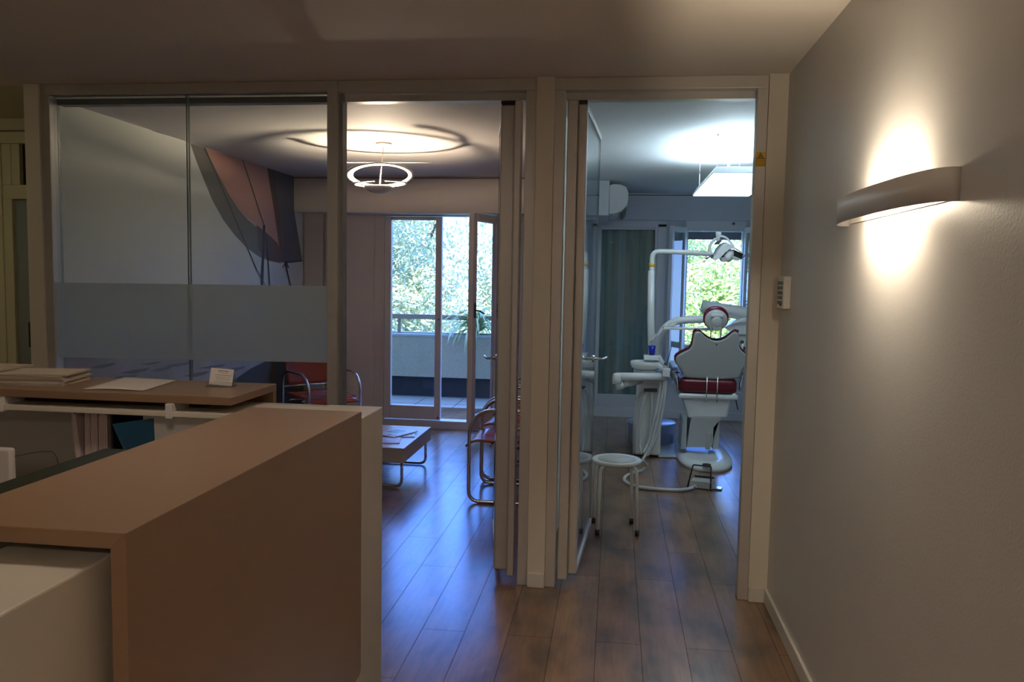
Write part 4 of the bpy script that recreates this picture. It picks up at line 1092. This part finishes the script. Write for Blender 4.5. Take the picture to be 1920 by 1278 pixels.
# instrument holder
m = MB()
for (x0, y0, x1, y1, w_) in ((1236, 668, 1248, 688, 0.016), (1233, 684, 1250, 698, 0.022), (1243, 690, 1256, 694, 0.016)):
    m.tube([at(x0, y0, YU-0.12), at(x1, y1, YU-0.10)], w_, 12)
m.box((at(1240, 690, YU).x, YU-0.16, at(1240, 702, YU).z), (at(1254, 690, YU).x, YU-0.04, at(1240, 690, YU).z))
m.build('instrument_holder', M_DENT, t, bevel=0.003)
m = MB(); m.tube([at(1249, 690, YU-0.1), at(1254, 668, YU-0.1), at(1259, 650, YU-0.1)], [0.006, 0.004, 0.002], 8).tube([at(1246, 688, YU-0.1), at(1251, 677, YU-0.1)], 0.008, 8); m.build('instrument', M_BLUEF, t)
MB().tube([at(1247, 684, YU-0.14), at(1248, 680, YU-0.14)], 0.012, 10).build('hose_coupling', M_DKGREY, t)
MB().tube([at(1207, 731, YU-0.03), at(1232, 731, YU-0.03)], 0.016, 10).build('hose_coupling', M_DKGREY, t)
# hoses
hs = [
 [(1246, 700, -.1), (1244, 730, -.12), (1232, 790, -.15), (1222, 830, -.18), (1212, 850, -.2), (1204, 862, -.25)],
 [(1250, 700, -.1), (1247, 740, -.14), (1238, 790, -.16), (1228, 825, -.18), (1214, 855, -.2)],
 [(1242, 700, -.08), (1236, 740, -.12), (1226, 790, -.14), (1216, 830, -.16), (1206, 850, -.2)],
 [(1214, 735, -.03), (1207, 748, -.06), (1200, 790, -.08), (1200, 830, -.1), (1203, 852, -.15)],
 [(1222, 735, -.03), (1222, 780, -.08), (1214, 830, -.1), (1206, 852, -.15)],
]
for h in hs:
    P = [at(x, y, YU+o) for x, y, o in h]
    MB().tube(spline(P, 6), 0.012, 10).build('hose', M_HOSE, t)
MB().tube(spline([at(1208, 733, YU-0.04), at(1196, 745, YU-0.05), at(1190, 775, YU-0.05), at(1189, 820, YU-0.02), at(1189, 850, YU)], 6), 0.013, 10).build('column_hose', M_SHELL, t)
# delivery head at the right, partly behind the frame
m = MB(); a, b = at(1316, 573, YU+0.45), at(1425, 590, YU+0.45)
m.tube([a, b], 0.052, 20).build('delivery_arm', M_DENT, t)
m = MB(); m.prism([at(1311, 578, YU+0.42), at(1420, 594, YU+0.42), at(1420, 603, YU+0.42), at(1320, 590, YU+0.42)], (0, 0.08, 0)); m.build('delivery_arm_cover', M_SHELL, t, bevel=0.006)
m = MB(); m.prism([at(1362, 616, YU+0.3), at(1376, 604, YU+0.3), at(1395, 596, YU+0.3), at(1430, 598, YU+0.3), at(1430, 652, YU+0.3), at(1384, 650, YU+0.3), at(1381, 630, YU+0.3), at(1372, 622, YU+0.3)], (0, 0.25, 0), True)
m.build('delivery_head', M_DENT, t, bevel=0.012, bseg=3)
m = MB(); m.tube(spline([at(1360, 614, YU+0.29), at(1378, 606, YU+0.28), at(1400, 604, YU+0.28), at(1425, 607, YU+0.28)], 6), 0.006, 8).tube([at(1383, 627, YU+0.28), at(1425, 626, YU+0.28)], 0.008, 8); m.build('tray_handle', M_SHELL, t)
c_ = at(1391, 641, YU+0.29)
m = MB(); m.cyl((c_.x, c_.y, c_.z), (c_.x, c_.y-0.012, c_.z), 0.017, 20); m.prism([at(1391, 650, YU+0.27), at(1410, 650, YU+0.27), at(1412, 657, YU+0.27), at(1390, 656, YU+0.27)], (0, .03, 0)); m.build('instrument_socket', M_DKGREY, t)
m = MB(); m.tube([at(1393, 644, YU+0.26), at(1391, 656, YU+0.25)], 0.01, 10); m.build('instrument', M_DENT, t)
c_ = at(1384, 619.5, YU+0.285); m = MB()
for k in range(3):
    a = k*PI/3+0.2; v = Vector((math.cos(a), 0, math.sin(a)))*0.011; w_ = Vector((-v.z, 0, v.x))*0.18
    m.prism([c_-v-w_, c_+v-w_, c_+v+w_, c_-v+w_], (0, 0.002, 0))
m.build('blue_mark', mat('blue mark ink', (0.02, 0.06, 0.3), 0.5, noise=0.05), t)

# blue cup on the shelf
t2 = MB(); t2.lathe([(0.0, 0), (0.024, 0), (0.033, 0.082), (0.031, 0.082), (0.0225, 0.004), (0, 0.004)], (cs.x, YU+0.005, cs.z+0.013), 28)
tag(t2.build('drinking_cup', M_CUP), 'cobalt blue plastic drinking cup on the dental unit shelf', 'cup')

# operating lamp head (hangs on the arm)
t = thing('operating_lamp', 'white two lobed operating lamp on a curved yoke in front of the window', 'operating lamp', tuple(at(1350, 470, YU+0.1)))
def L_(px, py, dy=0.0): return at(px, py, YU+0.1+dy)
m = MB(); m.tube(spline([L_(1341, 448), L_(1334, 455), L_(1330, 466), L_(1333, 473), L_(1338, 479)], 6), [0.012]*25, 12)
m.tube(spline([L_(1341, 448), L_(1352, 443), L_(1362, 446), L_(1370, 455), L_(1376, 463)], 6), [0.010]*25, 12)
m.build('yoke', M_DENT, t)
c_ = L_(1347, 439)
m = MB(); m.lathe([(0, 0.03), (0.022, 0.03), (0.026, 0.014), (0.022, 0.0), (0.016, -0.02), (0.018, -0.05), (0, -0.055)], (c_.x, c_.y, c_.z-0.01), 24); m.build('swivel_knob', M_DENT, t)
m = MB(); m.lathe([(0, 0), (0.03, 0.003), (0.038, 0.014), (0, 0.03)], tuple(L_(1345, 452)), 24, M=Matrix.Rotation(R_(150), 4, 'Y')); m.build('rear_dish', M_DKGREY, t)
m = MB()
OUT = [(1336, 486), (1341, 480), (1347, 468), (1356, 459), (1366, 456), (1376, 462), (1387, 469), (1395, 475), (1397, 479), (1391, 474), (1382, 469), (1375, 466), (1368, 467), (1362, 471), (1356, 478), (1349, 484), (1341, 489)]
P1 = [L_(x, y, -0.08) for x, y in OUT]
m.prism(P1, (0, 0.2, 0.02), True); bmesh.ops.triangulate(m.bm, faces=[f for f in m.bm.faces if len(f.verts) > 4])
m.build('reflector_hood', M_DENT, t, bevel=0.004)
def lobe(m, p, q, r0, r1):
    m.tube([p, p*0.7+q*0.3, p*0.3+q*0.7, q], [r0*0.6, r0, r1, r1*0.5], 16)
m = MB(); lobe(m, L_(1372, 468, -0.03), L_(1362, 490, -0.03), 0.035, 0.042); m.build('centre_grip', M_DENT, t)
m = MB(); m.prism([L_(1375, 467, -0.04), L_(1393, 476, -0.04), L_(1391, 486, -0.04), L_(1375, 479, -0.04)], (0, 0.12, 0)); m.prism([L_(1352, 481, -0.04), L_(1362, 470, -0.04), L_(1360, 482, -0.04)], (0, 0.12, 0)); m.build('reflector_window', M_BLACK, t)
m = MB(); m.prism([L_(1374, 479, -0.06), L_(1391, 486, -0.06), L_(1383, 488, -0.06), L_(1374, 484, -0.06)], (0, 0.12, 0)); m.prism([L_(1351, 482, -0.06), L_(1361, 482, -0.06), L_(1361, 491, -0.06), L_(1354, 489, -0.06)], (0, 0.12, 0)); m.build('lower_reflector', M_SHELL, t, bevel=0.003)
m = MB(); m.tube([L_(1338, 477, -0.05), L_(1324, 485, -0.08)], 0.006, 8).tube([L_(1392, 474, -0.05), L_(1397, 479, -0.05), L_(1390, 485, -0.05)], 0.004, 8); m.build('handle', M_DKGREY, t)

# tub behind the column
tb = onZ(1218, 838, 0)
MB().lathe([(0, 0), (0.215, 0), (0.225, 0.19), (0.235, 0.2), (0.225, 0.21), (0, 0.212)], (0.385, 7.76, 0.002), 40)
m = MB(); m.lathe([(0, 0), (0.215, 0), (0.225, 0.19), (0.235, 0.2), (0.225, 0.21), (0, 0.212)], (0.385, 7.76, 0.0), 40)
tag(m.build('low_tub', M_BIN), 'low round pale blue tub on the floor behind the dental unit column', 'tub')

# foot pedal with hose
fp = onZ(1316, 915, 0)
t = thing('foot_control', 'grey dental foot pedal with black wire guard on the surgery floor', 'foot pedal', (fp.x, fp.y, 0))
Rz = Matrix.Translation((fp.x, fp.y+0.02, 0)) @ Matrix.Rotation(R_(-14), 4, 'Z')
m = MB(); m.hexa([Rz @ Vector(p) for p in ((-0.085, -0.055, 0.004), (0.085, -0.055, 0.004), (0.085, 0.08, 0.004), (-0.085, 0.08, 0.004), (-0.075, -0.045, 0.06), (0.075, -0.045, 0.06), (0.07, 0.05, 0.07), (-0.07, 0.05, 0.07))]); m.build('pedal_body', M_PEDAL, t, bevel=0.006, bseg=3)
m = MB(); m.tube(fillet([Rz @ Vector(p) for p in ((-0.10, -0.04, 0.0), (-0.075, 0.04, 0.16), (0.06, 0.04, 0.16), (0.075, -0.075, 0.006))], 0.012), 0.006, 8); m.build('wire_guard', M_BLACK, t)
m = MB(); m.box((-0.06, 0.03, 0.07), (0.085, 0.05, 0.082), Rz); m.build('rocker', M_BLACK, t, bevel=0.003)
m = MB(); m.box((0.07, -0.03, 0.004), (0.15, 0.05, 0.012), Rz); m.build('foot_plate', M_CHROME, t, bevel=0.002)
f0 = [onZ(x, y, z) for x, y, z in ((1204, 862, 0.12), (1212, 872, 0.06), (1204, 882, 0.02), (1188, 886, 0.013), (1173, 893, 0.013), (1172, 902, 0.013), (1188, 910, 0.013), (1215, 915, 0.013), (1250, 918, 0.013), (1280, 918, 0.014), (1298, 914, 0.02), (1305, 911, 0.035))]
MB().tube(spline(f0, 8), 0.0135, 12).build('supply_hose', M_HOSE, t)

# white stool in the surgery doorway
sc = (0.04, 4.97)
t = thing('round_stool', 'white four legged stool with perforated round seat beside the glass door', 'stool', (sc[0], sc[1], 0))
sm = bpy.data.materials.new('perforated white steel'); sm.use_nodes = True
nn = sm.node_tree; pb = nn.nodes['Principled BSDF']; tcx = nn.nodes.new('ShaderNodeTexCoord')
ck = nn.nodes.new('ShaderNodeTexBrick'); mpx = nn.nodes.new('ShaderNodeMapping'); mpx.inputs['Rotation'].default_value = (0, 0, R_(45))
nn.links.new(tcx.outputs['Object'], mpx.inputs[0]); nn.links.new(mpx.outputs[0], ck.inputs['Vector'])
ck.offset = 0.0; ck.inputs['Scale'].default_value = 1.0; ck.inputs['Brick Width'].default_value = 0.05; ck.inputs['Row Height'].default_value = 0.011; ck.inputs['Mortar Size'].default_value = 0.0018
ck.inputs['Color1'].default_value = (0.74, 0.75, 0.74, 1); ck.inputs['Color2'].default_value = (0.74, 0.75, 0.74, 1); ck.inputs['Mortar'].default_value = (0.28, 0.29, 0.29, 1)
nn.links.new(ck.outputs['Color'], pb.inputs['Base Color']); pb.inputs['Roughness'].default_value = 0.35
m = MB(); m.lathe([(0, -0.004), (0.145, -0.018), (0.155, -0.010), (0.155, 0.0), (0.148, 0.006), (0.118, 0.003)], (sc[0], sc[1], 0.445), 48); m.build('seat_rim', M_STOOL, t)
m = MB(); m.lathe([(0, 0.0), (0.118, 0.0), (0.118, 0.0032), (0, 0.0032)], (sc[0], sc[1], 0.445), 48); m.build('seat_mesh', sm, t)
for k in range(4):
    a = R_(-38+90*k); u = Vector((math.cos(a), math.sin(a), 0)); c0 = Vector((sc[0], sc[1], 0))
    l = MB().tube(fillet([c0+u*0.05+Vector((0, 0, 0.425)), c0+u*0.155+Vector((0, 0, 0.425)), c0+u*0.172+Vector((0, 0, 0.03))], 0.05, 8), 0.011, 12).build('leg', M_STOOL, t)
    MB().cyl(c0+u*0.172+Vector((0, 0, 0.0)), c0+u*0.172+Vector((0, 0, 0.035)), 0.0135, 14).build('rubber_foot', M_BLACK, l)
